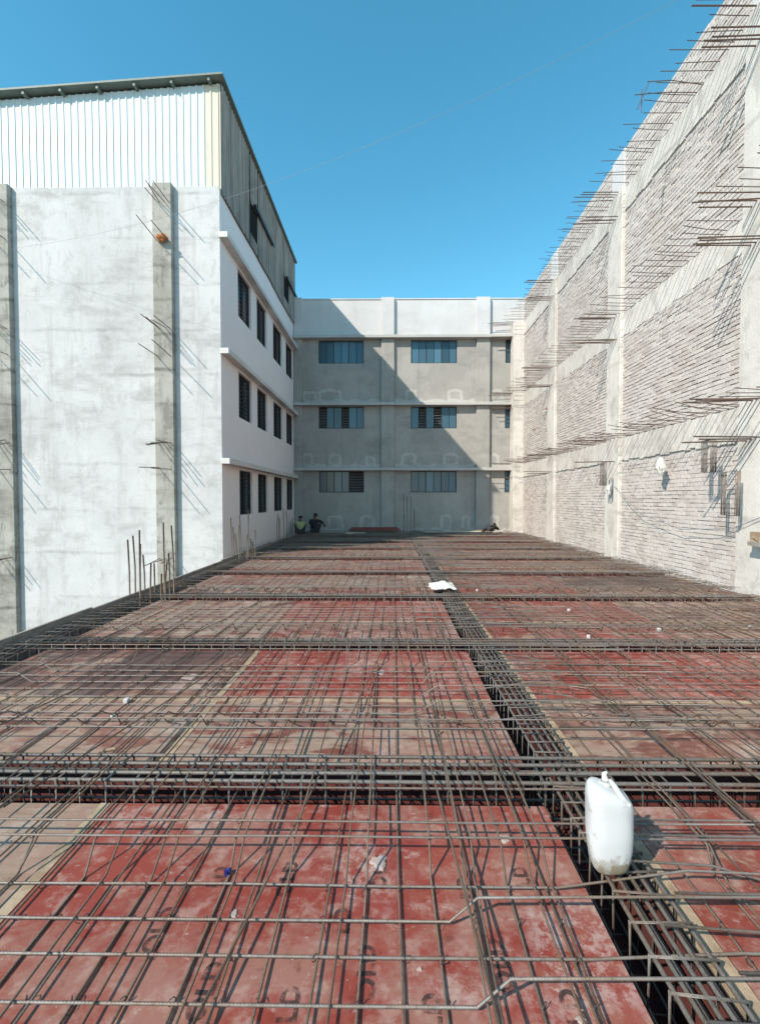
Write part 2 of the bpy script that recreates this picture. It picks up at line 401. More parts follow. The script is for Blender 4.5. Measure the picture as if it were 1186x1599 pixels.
for i, (a, b) in enumerate(bays):
    k = i - boff
    seam = (b - 1.22) if k <= 0 else a + 0.88
    rows = [(a, seam), (seam + 0.055, b)] if (k > 0 and b - a > 1.4) else ([(a, seam), (seam, b)] if b - a > 1.4 else [(a, b)])
    xs = -1.54 if k == 0 else (-1.43 if k == 1 else rnd(-1.7, -1.2))
    xr = 3.6 if k < 2 else rnd(3.3, 3.9)
    for r, (c, e) in enumerate(rows):
        cols = spec.get(k, ((0.5+rnd(-.3,.3), rnd(.3,.75), rnd(0,.5)),)*4)
        if k in spec: cols = cols[min(r, 1)]
        else: cols = [(0.5+rnd(-.3,.3), rnd(.3,.75), rnd(0,.5)) for _ in range(4)]
        gp = 0.03 if k in (0, 1) else 0.0
        sheet(XL, xs-gp, c, e, cols[0])
        s_ = sheet(xs+gp, TC0, c, e, cols[1])
        if k == 0 and e > 2.0: front_sheet = s_
        sheet(TC1+0.075, xr, c, e, cols[2]); sheet(xr, XR, c, e, cols[3])
        if k in (0, 1) and r < 2: boxo('batten', M['batten'], deck, xs-0.026, xs+0.026, c+0.004, e-0.004, -0.03, 0.002)
        boxo('batten', M['batten'], deck, TC1+0.012, TC1+0.07, c, e, -0.05, 0.004)
    if len(rows) == 2 and k > 0:
        for p, q in ((XL, TC0-0.01), (TC1+0.075, XR)):
            boxo('batten', M['batten'], deck, p, q, seam+0.003, seam+0.052, -0.03, 0.003)
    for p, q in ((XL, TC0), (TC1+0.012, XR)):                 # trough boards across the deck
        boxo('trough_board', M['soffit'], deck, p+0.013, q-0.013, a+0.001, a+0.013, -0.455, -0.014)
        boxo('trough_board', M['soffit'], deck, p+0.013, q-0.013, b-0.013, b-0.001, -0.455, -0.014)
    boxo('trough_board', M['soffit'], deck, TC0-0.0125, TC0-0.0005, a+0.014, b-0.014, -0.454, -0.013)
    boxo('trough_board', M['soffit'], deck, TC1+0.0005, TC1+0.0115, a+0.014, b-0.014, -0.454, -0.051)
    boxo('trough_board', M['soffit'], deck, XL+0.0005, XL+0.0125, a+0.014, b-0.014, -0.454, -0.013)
y = YSTART
while y < YEND-0.3:                                            # boards standing along the free edge
    e = min(y + rnd(2.2, 2.6), YEND)
    o = boxo('edge_board', M['oldwood'], deck, -4.20, -4.165, y+0.01, e-0.01, -0.55, 0.12+rnd(-0.015,0.02))
    o.rotation_euler.z = rnd(-0.002,0.002); y = e

# stencil marks on the sheets of the front bay
def textmesh(t):
    cu = bpy.data.curves.new('stencil', 'FONT'); cu.body = t; cu.size = 0.085; cu.offset = 0.0042; cu.space_character = 1.15
    o = bpy.data.objects.new('tmp', cu); C.objects.link(o)
    dg = bpy.context.evaluated_depsgraph_get(); me = bpy.data.meshes.new_from_object(o.evaluated_get(dg))
    bpy.data.objects.remove(o); me.materials.clear(); me.materials.append(M['ink']); return me
words = [textmesh(t) for t in ('GOLD', 'OLD', 'LD')]
for (X, Y, q) in ((-0.60,1.33,0),(-0.30,1.40,2),(-0.05,1.47,1),(0.16,1.38,2),(0.42,1.50,1),(0.62,1.40,2),(0.35,1.86,2),(-0.42,1.86,1),(-0.02,1.90,1),(0.60,1.92,2),(-0.85,1.62,1),(-0.16,1.70,2),(-0.72,1.90,2)):
    o = link('stencil_mark', words[q], front_sheet)
    o.location = (X - front_sheet.location.x, Y - front_sheet.location.y, 0.0012); o.rotation_euler = (0, 0, R(90 + rnd(-3,3)))

# ------------------------------------------------------------------ reinforcement
def chaikin_none(p): return p
mat = thing('reinforcement_mat', 'tied grid of rusty reinforcing bars covering the red plywood deck', 'rebar mat')
bars = []            # (nearness, points, radius, material key, name)
ZL = 0.0105
beamfaces = [(yb-hb(yb), yb+hb(yb)) for yb in YB]
def long_pts(X, ya, yb_, cranked, dx):
    pts = [(ya, ZL)]
    for f0, f1 in beamfaces:
        if cranked:
            for yy, z in ((f0-0.50, ZL), (f0-0.40, 0.112), (f1+0.38, 0.112), (f1+0.48, ZL)):
                if ya+0.05 < yy < yb_-0.05: pts.append((yy+rnd(-.03,.03), z+rnd(-.004,.006)))
        else:
            yy = (f0+f1)/2 + rnd(-.2,.2)
            if ya+0.05 < yy < yb_-0.05: pts.append((yy, ZL+rnd(0,.01)))
    zend = pts[-1][1]
    pts.append((yb_, zend))
    out = []
    for yy, z in pts:
        u = (yy-ya)/(yb_-ya); out.append((X + dx*u + 0.012*math.sin(yy*1.3+X*9), yy, z))
    return out
k0, k1 = int((-3.65-0.04)/0.152), int((5.9-0.04)/0.152)
LX = []
for k in range(k0, k1+1):
    X = 0.04 + 0.152*k
    if TC0-0.04 < X < TC1+0.10: continue
    LX.append((X, k % 2 == 1))
for X, cr in LX:
    stag = 2.47 if cr else 0.0
    for a, b in ((-1.4, 5.9+stag), (5.1+stag, 13.4+stag), (12.7+stag, 22.1)):
        a += rnd(-.25,.25); b = min(22.2, b + rnd(-.25,.25))
        x = X + (0.0 if a < 0 else rnd(-.025,.03))
        bars.append((a, long_pts(x, a, b, cr, rnd(-.03,.03)), 0.0048, 'bar'))
# a few loose bars lying askew on top
for x0, y0, x1, y1, z in ((-0.62,1.2,0.02,5.6,0.055),(-2.6,2.9,-1.6,8.2,0.15),(0.33,1.1,-0.05,6.2,0.128),(2.2,2.2,1.55,7.8,0.135),(3.4,3.0,2.5,9.0,0.14),(-3.2,3.4,-3.0,7.6,0.14),(0.62,2.3,0.52,9.6,0.14),(1.7,2.0,1.5,8.6,0.14),(-1.9,2.2,-1.35,5.2,0.135),(4.4,4.0,4.6,9.0,0.14)):
    bars.append((y0, [(x0,y0,z),((x0+x1)/2+0.02,(y0+y1)/2,z+0.004),(x1,y1,z)], 0.0055, 'bar'))
# thinner lap bars laid beside the mesh
for X, y0, y1 in ((-1.62,0.9,4.6),(-1.21,0.7,5.4),(-0.94,1.0,3.9),(-0.66,0.8,6.3),(-0.20,0.9,4.3),(0.30,0.6,5.6),(0.345,1.2,4.4),(0.60,0.8,6.6),(0.66,1.3,3.9),(1.42,1.2,5.2),(1.75,1.0,4.8),(2.2,1.5,6.0),(-2.1,1.8,5.8),(-2.75,2.2,6.4),(2.9,2.4,7.0),(3.6,2.9,7.4)):
    dx_ = rnd(-.06,.06)
    bars.append((y0, [(X,y0,0.030),(X+dx_*0.3,1.92 if y0 < 1.9 else y0+0.05,0.032),(X+dx_*0.33,2.05 if y0 < 1.9 else y0+0.12,0.122),(X+dx_*0.6,3.25,0.124),(X+dx_*0.65,3.38,0.036),(X+dx_,y1,0.034)] if y0 < 3 else [(X,y0,0.034),(X+dx_,y1,0.034)], 0.0044, 'bar'))
LY = []
for i, (a, b) in enumerate(bays):
    if b < 0.9: continue
    if i == boff: ys = [(1.887-0.148*j, 0) for j in range(0, 9)] + [(2.14,1),(2.04,1)]
    else:
        n = max(1, int(round((b-0.5-(a+0.5))/0.15))); ys = [(a+0.5+(b-a-1.0)*j/n, 0) for j in range(n+1)]
        ys += [(a+0.20,1),(a+0.33,1),(b-0.20,1),(b-0.33,1)]
    for j, (yy, top) in enumerate(sorted(ys)):
        LY.append((yy + (rnd(-.012,.012) if i != boff else 0), top, j % 2))
for yy, top, cr in LY:
    z = 0.0215 if not top else 0.124
    dy = rnd(-.012,.012)
    # left span
    xa, xb = -4.02 + rnd(-.10,.28), TC1 + rnd(0.35, 1.6)
    if top: pts = [(xa, yy, z), (-1.5, yy+dy, z+0.002), (xb, yy+dy, z+0.004)]
    elif cr: pts = [(xa, yy, 0.10), (-3.32, yy, 0.10), (-3.2, yy, z), (-1.4, yy+dy, z), (0.22+rnd(-.05,.1), yy+dy, z), (0.36+rnd(-.03,.03), yy+dy, 0.118), (xb, yy+dy+0.02, 0.122)]
    else: pts = [(xa, yy, z), (-1.4, yy+dy, z), (0.7, yy+dy, z), (TC1+0.1, yy+dy, 0.10 if rnd(0,1)<.5 else 0.05), (xb, yy+dy, z+0.02)]
    bars.append((yy, pts, 0.0052, 'barlat'))
    xa, xb = TC0 + rnd(0.02, 0.3), 6.0
    yy2 = yy + dy + 0.014
    if top: pts = [(xa, yy2, z+0.013), (3.2, yy2+dy, z+0.002), (xb, yy2, z+0.004)]
    elif cr: pts = [(xa, yy2, 0.132), (1.58, yy2, 0.128), (1.72, yy2, z), (5.3, yy2+dy, z), (5.42, yy2+dy, 0.10), (xb, yy2, 0.10)]
    else: pts = [(xa, yy2, 0.136), (1.35, yy2, 0.11), (1.62, yy2, z+0.011), (3.5, yy2+dy, z), (xb, yy2, z)]
    bars.append((yy, pts, 0.0052, 'barlat'))
bars.sort(key=lambda b: b[0])
near, rest = bars[:290], bars[290:]
def wobble(p):
    out = [p[0]]
    for a_, b_ in zip(p, p[1:]):
        A_, B_ = Vector(a_), Vector(b_); n_ = max(1, int((B_-A_).length/0.55))
        for i_ in range(1, n_+1):
            q_ = A_.lerp(B_, i_/n_)
            if i_ < n_: q_ += Vector((rnd(-.0035,.0035), rnd(-.0035,.0035), rnd(-.0005,.003)))
            out.append(q_)
    return out
for _, p, r, mk in near:
    p = wobble(p)
    m = MB(); m.tube(p, r, 6); m.build('bar', M[mk], mat, True)
for mk in ('bar', 'barlat'):
    m = MB()
    for _, p, r, mm in rest:
        if mm == mk: m.tube(p, r, 5)
    tag(m.build('bar', M[mk], mat), kind='stuff')
# binding wire at the crossings of the nearer bays
tw = MB()
for yy, top, cr in LY:
    if yy > 6.2: continue
    for X, xc in LX:
        if abs(X)/max(yy,0.3) > 1.0: continue
        if top and not xc: continue
        if rnd(0,1) < 0.35: continue
        z = (0.0215 if not top else 0.124) - 0.004
        a = rnd(0.6, 1.0); s = 0.0105
        x = X + 0.012*math.sin(yy*1.3+X*9)
        ring = [(x + s*math.cos(t)*a, yy + s*math.cos(t)*(1 if a > .8 else -1), z + s*1.2*math.sin(t)) for t in [i*math.pi/3 for i in range(6)]]
        tw.tube(ring, 0.0017, 3, closed=True)
        if yy < 3.4 and rnd(0,1) < 0.4:
            tw.tube([(x, yy-0.006, z+0.006), (x+rnd(-.02,.02), yy-0.02, z-rnd(-.01,.012)), (x+rnd(-.03,.03), yy-rnd(.02,.05), z-rnd(-.01,.02))], 0.0011, 3)
tag(tw.build('tie_wire', M['tie'], mat), kind='stuff')

# beam cages
def stirrup_mesh(w_, z0, z1, r, hook=True):
    m = MB(); h = w_/2
    m.tube([(-h,0,z0),(h,0,z0),(h,0,z1),(-h,0,z1)], r, 5, closed=True)
    if hook: m.tube([(-h,0.006,z1),(-h+0.045,0.012,z1-0.06)], r, 5)
    return m.mesh('stirrup', M['cage'], True)
stirrup_across = stirrup_mesh(0.27, -0.40, 0.085, 0.0045)
stirrup_mid = stirrup_mesh(0.19, -0.40, 0.068, 0.0042)
stirrup_long = stirrup_mesh(0.23, -0.40, 0.070, 0.0042)
ordn = {0:'beam cage just behind the white jerrycan, crossing the whole deck',
        1:'second beam cage from the white jerrycan, crossing the bright red sheets',
        2:'third beam cage, crossing just in front of the white sack',
        3:'fourth beam cage, crossing just behind the white sack',
        4:'fifth beam cage, crossing level with the second cluster of starter bars',
        5:'sixth beam cage from the front, crossing beyond the second starter cluster',
        6:'seventh beam cage from the front, partly in the building shadow',
        7:'farthest beam cage, crossing in the shade near the grey building'}
for n_, yb in enumerate(YB):
    if yb < 1.0: continue
    k = n_ - 1
    t = thing('beam_cage', ordn[k], 'beam cage', 'beam cages crossing the deck', (0, yb, 0))
    kk = 1.0 if k == 0 else 0.72; dz_ = 0.0 if k == 0 else -0.02
    for q, yo in enumerate((-0.125*kk, -0.045*kk, 0.04*kk, 0.12*kk)):
        if k > 0 and q == 1: continue
        m = MB(); zz = 0.092 + 0.004*(q % 2) + dz_
        m.tube([(-4.12, yo+rnd(-.01,.01), zz-0.01), (-1.2, yo+rnd(-.012,.012), zz-0.012), (2.0, yo+rnd(-.012,.012), zz-0.008), (6.0, yo+rnd(-.01,.01), zz-0.01)], 0.0112 if k == 0 else 0.0085, 7)
        m.build('bar', M['cage'], t, True)
    for q, (yo, zz) in enumerate(((-0.09,-0.385),(0.0,-0.385),(0.09,-0.385),(-0.08,-0.15),(0.08,-0.15),(0.07,0.03))):
        m = MB(); m.tube([(-4.1, yo, zz), (1.0, yo+rnd(-.01,.01), zz), (6.0, yo, zz)], 0.0085, 6); m.build('bar', M['cage'], t, True)
    m = MB(); m.tube([(-4.0, -0.165*kk, 0.075), (0.4, -0.175*kk, 0.082), (5.9, -0.165*kk, 0.078)], 0.006, 6); m.build('bar', M['barlat'], t, True)
    xs_ = []; x = -4.0
    while x < 6.0: xs_.append(x + rnd(-.02,.02)); x += 0.135
    if k < 3:
        for x in xs_:
            o = link('stirrup', stirrup_across if k == 0 else stirrup_mid, t); o.location = (x, 0, rnd(-.004,.008)); o.rotation_euler = (rnd(-.03,.03), 0, R(90)+rnd(-.12,.12))
    else:
        m = MB()
        for x in xs_: m.tube([(x,-.095,-.38),(x,.095,-.38),(x+rnd(-.02,.02),.095,.068),(x+rnd(-.02,.02),-.095,.068)], 0.0042, 4, closed=True)
        tag(m.build('stirrup', M['cage'], t), kind='stuff')
t = thing('beam_cage', 'long beam cage running from the front to the far wall, under the white jerrycan', 'beam cage', None, ((TC0+TC1)/2+0.025, 0, 0))
for q, (xo, zz) in enumerate(((-0.10,0.060),(-0.052,0.056),(0.0,0.060),(0.05,0.056),(0.098,0.060),(-0.03,0.036),(0.07,0.034),(-0.1,-0.385),(0.0,-0.385),(0.1,-0.385),(-0.1,-0.16),(0.1,-0.16))):
    m = MB(); m.tube([(xo+rnd(-.006,.006), yy, zz+rnd(-.004,.002)) for yy in (-1.5, 1.5, 3.2, 5, 8, 12, 17, 22.1)], 0.0085 if q < 5 else 0.007, 6)
    m.build('bar', M['cage'], t, True)
y = 0.6
while y < 22:
    o = link('stirrup', stirrup_long, t); o.location = (0, y, rnd(-.004,.006)); o.rotation_euler = (rnd(-.05,.05), 0, rnd(-.14,.14)); y += 0.12+rnd(-.012,.012)
t = thing('beam_cage', 'edge beam cage lying along the left edge board of the deck', 'beam cage', None, (-3.955, 0, 0))
for q, (xo, zz) in enumerate(((-0.13,0.05),(-0.05,0.045),(0.04,0.05),(0.12,0.048),(-0.12,-0.38),(0.12,-0.38),(-.125,-.15),(.125,-.15))):
    m = MB(); m.tube([(xo+rnd(-.01,.01), yy, zz) for yy in (-1.5, 3, 7, 12, 17, 22.1)], 0.008, 6); m.build('bar', M['cage'], t, True)
y = 0.9
while y < 22:
    o = link('stirrup', stirrup_across, t); o.location = (0, y, -0.02+rnd(-.004,.006)); o.rotation_euler = (rnd(-.05,.05), 0, rnd(-.1,.1)); y += 0.15

# column starter bars
def starters(loc, label, hs_, w_=0.5, dpt=0.45):
    t = thing('starter_bars', label, 'starter bars', 'column starter bars standing on the deck', loc)
    for i, h in enumerate(hs_):
        n = len(hs_); a = i/n
        peri = [(-w_/2,-dpt/2),(w_/2,-dpt/2),(w_/2,dpt/2),(-w_/2,dpt/2)]
        e = int(a*4); f = a*4-e; p, q = peri[e], peri[(e+1) % 4]
        x = p[0]+(q[0]-p[0])*f; y_ = p[1]+(q[1]-p[1])*f
        m = MB(); m.tube([(x,y_,-0.44),(x+rnd(-.006,.006),y_,h*0.5),(x+rnd(-.03,.03),y_+rnd(-.02,.02),h)], 0.0125, 6)
        m.build('bar', M['bar'], t, True)
starters((-3.93, 7.55, 0), 'tallest near cluster of vertical starter bars in front of the white column', (1.0,1.15,0.62,0.45,0.62,0.75,1.2,1.25,0.55,0.7,0.9,1.05))
starters((-3.96, 12.4, 0), 'second cluster of vertical starter bars, at the corner of the white building', (1.15,0.95,0.7,0.6,0.5,0.8,1.35,1.2,0.7,0.9))
starters((-3.98, 17.4, 0), 'cluster of starter bars beside the white building, nearest the two workers', (1.1,1.3,0.8,0.7,0.9,1.2,0.9,1.0))
starters((0.88, 21.6, 0), 'tall thin starter bars standing before the grey building at the long beam', (1.9,1.75,1.2,1.0,1.75,0.9), 0.5, 0.35)

# ------------------------------------------------------------------ right: unfinished brick building
rb = thing('brick_building', 'tall unfinished brick wall with concrete frame and protruding rebar on the right', 'building', None, (6.2, 12.5, GZ))
RO = Vector((6.2, 12.5, GZ))
def rbuild(m, name, mt, smooth=False):
    m.v = [(a-RO.x, b-RO.y, c-RO.z) for a, b, c in m.v]; return m.build(name, mt, rb, smooth)
XB = 6.20                                       # brick face
TOPZ = 10.9
CY = [2.8, 7.84, 12.82, 17.72, 22.0]            # columns
CW = 0.38
tops = [0.0, 3.28, 6.57, 9.85]
m = MB(); m.box(XB+0.012, 11.0, -1.0, 22.28, GZ, TOPZ-0.05); rbuild(m, 'wall', M['mortar'])
for yc in CY:
    e = min(yc+CW, 22.29)
    m = MB(); m.bbox(XB-(0.47 if yc > 21 else 0.10), XB+0.1, yc-CW, e, GZ, 9.9, 0.015); rbuild(m, 'column', M['concrete_r'])
    m = MB(); m.bbox(XB-0.03, XB+0.1, yc-CW+0.04, e-0.04, 9.903, TOPZ+0.02, 0.01); rbuild(m, 'parapet_post', M['far_white'])
for zt in tops:
    for a, b in zip(CY, CY[1:]):
        m = MB()
        n = 24; y0, y1 = a+CW+0.002, min(b-CW-0.002, 22.2)
        # beam face with a slightly uneven cast lower edge
        for i in range(n):
            p, q = y0+(y1-y0)*i/n, y0+(y1-y0)*(i+1)/n
            m.box(XB-0.018-0.003*(i % 3), XB+0.1, p, q+0.0005, zt-0.60+rnd(-.035,.02), zt-0.012*(i % 2))
        rbuild(m, 'beam', M['concrete_r'])
# bricks
allb = []
course, blen = 0.0865, 0.238
for a, b in zip(CY, CY[1:]):
    y0, y1 = a+CW, b-CW
    for lv in range(4):
        z0 = tops[lv]+0.0; z1 = tops[lv+1]-0.60 if lv < 3 else TOPZ
        nc = int((z1-z0)/course)
        for c in range(nc):
            off = -rnd(0.0, 0.03) - (blen/2 if c % 2 else 0)
            y = y0 + off
            while y < y1:
                p, q = max(y, y0), min(y+blen-0.010, y1)
                up = (c+0.5)/nc; fill = (0.5+0.5*math.sin(p*2.3+lv*5+c*0.31)) * 0.55 + (0.75 if up > 0.72 else 0.0) + (0.25 if lv == 0 else 0.0)
                gap = 0.003 if rnd(0,1) < fill else rnd(0.009, 0.015)
                if q-p > 0.03: allb.append((p, q, z0+c*course+gap, z0+(c+1)*course, lv))
                y += blen
allb.sort(key=lambda b: (b[0] < 7.9 or b[2] > 6.5, (b[0]**2 + (b[2]-EYE)**2*0.6)))
def brickverts(p, q, z0, z1):
    xo = XB - 0.012 + rnd(-.011,.007); t = rnd(-.005,.005); s = rnd(-.0015,.0015)
    p += rnd(0,.006); q -= rnd(0,.004); e = 0.005; zj = rnd(-.003,.003)
    X0 = XB+0.045
    return [(xo+t+e,p,z0+zj),(xo-t+e,q,z0+zj+s),(xo-t+e,q,z1+zj+s),(xo+t+e,p,z1+zj),
            (xo+t,p+e,z0+zj+e),(xo-t,q-e,z0+zj+s+e),(xo-t,q-e,z1+zj+s-e),(xo+t,p+e,z1+zj-e),
            (X0,p,z0+zj),(X0,q,z0+zj+s),(X0,q,z1+zj+s),(X0,p,z1+zj)]
BF = [(4,5,6,7),(0,1,5,4),(1,2,6,5),(2,3,7,6),(3,0,4,7),(8,9,1,0),(9,10,2,1),(10,11,3,2),(11,8,0,3)]
def settone(me, tones, per):
    at = me.attributes.new('tone', 'FLOAT', 'FACE'); at.data.foreach_set('value', [t for t in tones for _ in range(per)])
def tone(): return 2.0 if rnd(0,1) < 0.0003 else rnd(0,1)
for b in allb[:296]:
    m = MB(); m.add(brickverts(*b[:4]), BF); o = rbuild(m, 'brick', M['brick']); settone(o.data, [tone()], 9)
m = MB(); tones = []
for b in allb[296:]:
    m.add(brickverts(*b[:4]), BF); tones.append(tone())
o = tag(rbuild(m, 'brick', M['brick']), kind='stuff'); settone(o.data, tones, 9)
# slab dowels and beam dowels left projecting from the frame
nd = 0
dow = []
for lv, zt in enumerate(tops):
    y = 5.6
    while y < 22.0:
        if all(abs(y-c) > 0.30 for c in CY):
            L_ = rnd(0.75, 1.1); mess = (0.12 if lv == 1 else 0.06)
            if lv == 0: L_ = rnd(0.8,1.5); mess = 0.03
            dz = rnd(-mess*0.4, mess*1.2) * L_; dy = rnd(-mess, mess) * L_ * (2.2 if lv == 1 else 1.2)
            z = zt + (0.012 if lv else 0.06) + rnd(-.012,.012)
            dow.append(([(XB+0.02, y, z), (XB-0.5*L_, y+dy*0.35, z+dz*0.3), (XB-L_, y+dy, max(z+dz, 0.04))], 0.0075 if lv else 0.0058, lv))
        y += rnd(0.13, 0.30) if lv else rnd(0.10, 0.2)
for p_ in ([(XB+0.02,9.62,9.86),(5.5,9.62,9.87),(4.95,9.64,9.84)], [(4.98,9.6,9.52),(5.12,9.64,9.83),(5.27,9.7,10.15)], [(5.10,9.66,9.50),(5.10,9.65,9.96)], [(XB+0.02,9.45,9.86),(5.6,9.5,10.0),(5.15,9.55,10.02)]):
    dow.append((p_, 0.0085, 3))
for p, r, lv in dow:
    m = MB(); m.tube(p, r, 5); rbuild(m, 'dowel', M['rust'] if lv else M['barlat'])
for yc in CY[1:]:
    for lv, zt in enumerate(tops[1:]):
        for zo, cnt in ((0.03, 4), (-0.62, 4)):
            for i in range(cnt):
                if lv == 0 and yc > 9 and i % 2: continue
                L_ = rnd(0.85, 1.12); yy = yc - 0.16 + 0.105*i; z = zt+zo+rnd(-.03,.03); xo = 0.37 if yc > 21 else 0.0
                m = MB(); m.tube([(XB-xo, min(yy, 22.2), z), (XB-0.11-L_-xo, min(yy+rnd(-.03,.03), 22.22), z+rnd(-.05,.02))], 0.013, 6); rbuild(m, 'beam_dowel', M['rust'])

# stirrup bundles and rags hanging on the dowels
def bundle(loc, label, w_, h_, n, col='cage'):
    t = thing('stirrup_bundle', label, 'stirrups', 'stirrup bundles hanging on the brick wall', loc)
    for i in range(n):
        a = rnd(-.25,.25); ox = -0.02*i
        def P(u, v): return (ox + 0.03*math.sin(a)*u, u*math.cos(a)+rnd(-.004,.004), v)
        m = MB(); m.tube([P(-w_/2,-h_), P(w_/2,-h_+0.01), P(w_/2,0), P(-w_/2,0)], 0.0048, 5, closed=True); o = m.build('stirrup', M['cage'], t, True)
bundle((5.80, 8.42, 2.71), 'bundle of narrow stirrups hanging from the lower dowels beside the near column', 0.24, 0.58, 6)
bundle((5.92, 8.05, 2.12), 'bundle of wide rectangular stirrups hung flat on the near column face', 0.34, 0.76, 5)
bundle((5.75, 12.45, 2.62), 'bundle of stirrups hanging beside the second column of the brick wall', 0.2, 0.62, 5)
def rag(loc, sc, label, mt, name='rag', cat='rag', seed=1):
    bm = bmesh.new(); bmesh.ops.create_icosphere(bm, subdivisions=3, radius=1.0)
    rr = random.Random(seed); ph = [rr.uniform(0,6) for _ in range(6)]
    for v in bm.verts:
        a = math.atan2(v.co.y, v.co.x)
        k = 1 + 0.28*math.sin(a*5+ph[0]+v.co.z*3) + 0.18*math.sin(a*9+ph[1]+v.co.z*5) + 0.15*math.sin(v.co.z*7+ph[2])
        v.co = Vector((v.co.x*k*sc[0], v.co.y*k*sc[1], v.co.z*sc[2]*(1+0.15*math.sin(a*3+ph[3]))))
    me = bpy.data.meshes.new(name); bm.to_mesh(me); bm.free(); me.materials.append(mt)
    return tag(link(name, me, None, loc), label, cat)
rag((5.92, 10.2, 2.36), (0.06,0.10,0.19), 'white plastic rag hanging from a dowel over the brick wall', M['sack'], seed=4)
rag((6.02, 12.75, 1.9), (0.05,0.07,0.14), 'small white rag knotted to the second column of the brick wall', M['sack'], seed=9)
m = MB(); m.tube([(6.07, 12.6, 2.0), (6.02, 11.2, 1.30), (6.0, 9.6, 1.02), (6.03, 8.2, 1.12), (6.05, 7.6, 1.35)], 0.006, 5)
tag(m.build('rope', M['wire']), 'thin rope slung low across the brick wall between two columns', 'rope')
t = thing('timber_bracket', 'short timber block wired to the near column of the brick wall', 'timber', None, (5.98, 7.55, 0.95))
boxo('timber', M['batten'], t, -0.06, 0.06, -0.10, 0.10, 0.0, 0.16)
m = MB(); m.bbox(-0.08, 0.10, -0.13, 0.13, -0.07, -0.002, 0.008); m.build('timber', M['oldwood'], t)
m = MB(); m.tube([(0.0,-0.11,-0.09),(-0.05,-0.10,-0.03),(-0.07,0,0.05),(-0.05,0.105,0.05)], 0.004, 5); m.build('tie_wire', M['tie'], t)

# ------------------------------------------------------------------ left: white building
LXW, LY0 = -4.62, 12.65
lb = thing('white_building', 'white plastered building with dark windows on the left', 'building', None, (-10, 17, GZ))
LO = Vector((-10, 17, GZ))
def lbuild(m, name, mt, smooth=False, parent=None):
    m.v = [(a-LO.x, b-LO.y, c-LO.z) for a, b, c in m.v]; return m.build(name, mt, parent or lb, smooth)
LTOP = 10.10
m = MB(); m.add([(-18,LY0,GZ),(LXW,LY0,GZ),(LXW,LY0,LTOP),(-18,LY0,LTOP)], [(0,1,2,3)])
m.add([(-18,LY0,LTOP),(LXW,LY0,LTOP),(LXW,LY0+0.25,LTOP),(-18,LY0+0.25,LTOP)], [(0,1,2,3)])
m.add([(-18,LY0,GZ),(-18,LY0,LTOP),(-18,22.29,LTOP),(-18,22.29,GZ)], [(0,1,2,3)])
m.add([(-18,22.29,GZ),(-18,22.29,LTOP),(LXW,22.29,LTOP),(LXW,22.29,GZ)], [(0,1,2,3)])
lbuild(m, 'front_wall', M['left_white'])
WY = [(14.12,15.44),(16.1,17.38),(18.33,19.83),(20.58,22.0)]
WZ = [(7.22,8.66),(4.15,5.54),(1.15,2.54)]
LTS = 10.02
m = MB(); wallmesh(m, (LXW,0,0), (0,1,0), (0,0,1), LY0, 22.29, GZ, LTS, [(a,b,c,e) for a,b in WY for c,e in WZ], (-1,0,0), 0.14)
m.add([(LXW,LY0,LTS),(LXW,22.29,LTS),(LXW-0.25,22.29,LTS),(LXW-0.25,LY0,LTS)], [(0,1,2,3)])
m.add([(LXW,LY0,LTS),(LXW,LY0+0.4,LTS),(LXW,LY0+0.4,LTOP),(LXW,LY0,LTOP)], [(0,1,2,3)])
lbuild(m, 'side_wall', M['left_side'])
m = MB(); m.box(-17.9, LXW-0.30, LY0+0.1, 22.2, GZ, 10.0); lbuild(m, 'interior', M['inside'])
for x0, x1 in ((-6.39,-5.86),(-10.82,-10.28),(-15.3,-14.76)):
    m = MB(); m.bbox(x0, x1, LY0-0.145, LY0+0.1, GZ, LTOP+0.03, 0.02); lbuild(m, 'column', M['concrete'])
for zb in (8.74, 5.62, 2.62):
    m = MB(); m.bbox(LXW-0.02, LXW+0.23, LY0-0.03, 22.1, zb, zb+0.15, 0.012); lbuild(m, 'ledge', M['ledge'])
for a, b in WY:
    for c, e in WZ:
        x = LXW - 0.10
        fr = MB()
        fr.box(x-0.03,x+0.03,a,a+0.05,c,e); fr.box(x-0.03,x+0.03,b-0.05,b,c,e); fr.box(x-0.03,x+0.03,a+0.05,b-0.05,c,c+0.05); fr.box(x-0.03,x+0.03,a+0.05,b-0.05,e-0.05,e)
        fr.box(x-0.025,x+0.025,(a+b)/2-0.025,(a+b)/2+0.025,c+0.05,e-0.05)
        wo_ = lbuild(fr, 'window', M['frame'])
        for p, q in ((a+0.05,(a+b)/2-0.025),((a+b)/2+0.025,b-0.05)):
            pm = MB(); pm.box(x-0.018,x-0.010,p,q,c+0.05,e-0.05); lbuild(pm, 'pane', M['darkglass'], parent=wo_)
        gm = MB(); z = c+0.14
        while z < e-0.08:
            gm.box(x+0.036,x+0.048,a+0.02,b-0.02,z,z+0.014); z += 0.125
        for yy in (a+0.3,(a+b)/2,b-0.3): gm.box(x+0.0485,x+0.058,yy-0.006,yy+0.006,c+0.02,e-0.02)
        lbuild(gm, 'grille', M['frame'], parent=wo_)
for cx in (-6.12, -10.55):
    for z, n in ((9.62,4),(8.62,2),(6.25,4),(5.55,2),(3.22,4),(2.5,2),(0.05,3)):
        for i in range(n):
            L_ = rnd(0.5,0.85) if n != 2 else rnd(0.75,0.95); x = cx-0.17+0.34*i/max(1,n-1)
            up = rnd(0.0,0.12) if z > 4 else rnd(-.22,-.05)
            m = MB(); m.tube([(x,LY0-0.10,z+rnd(-.05,.05)),(x-rnd(0,.08),LY0-0.145-L_,z+up)], 0.0115, 5); lbuild(m, 'dowel', M['rust'])
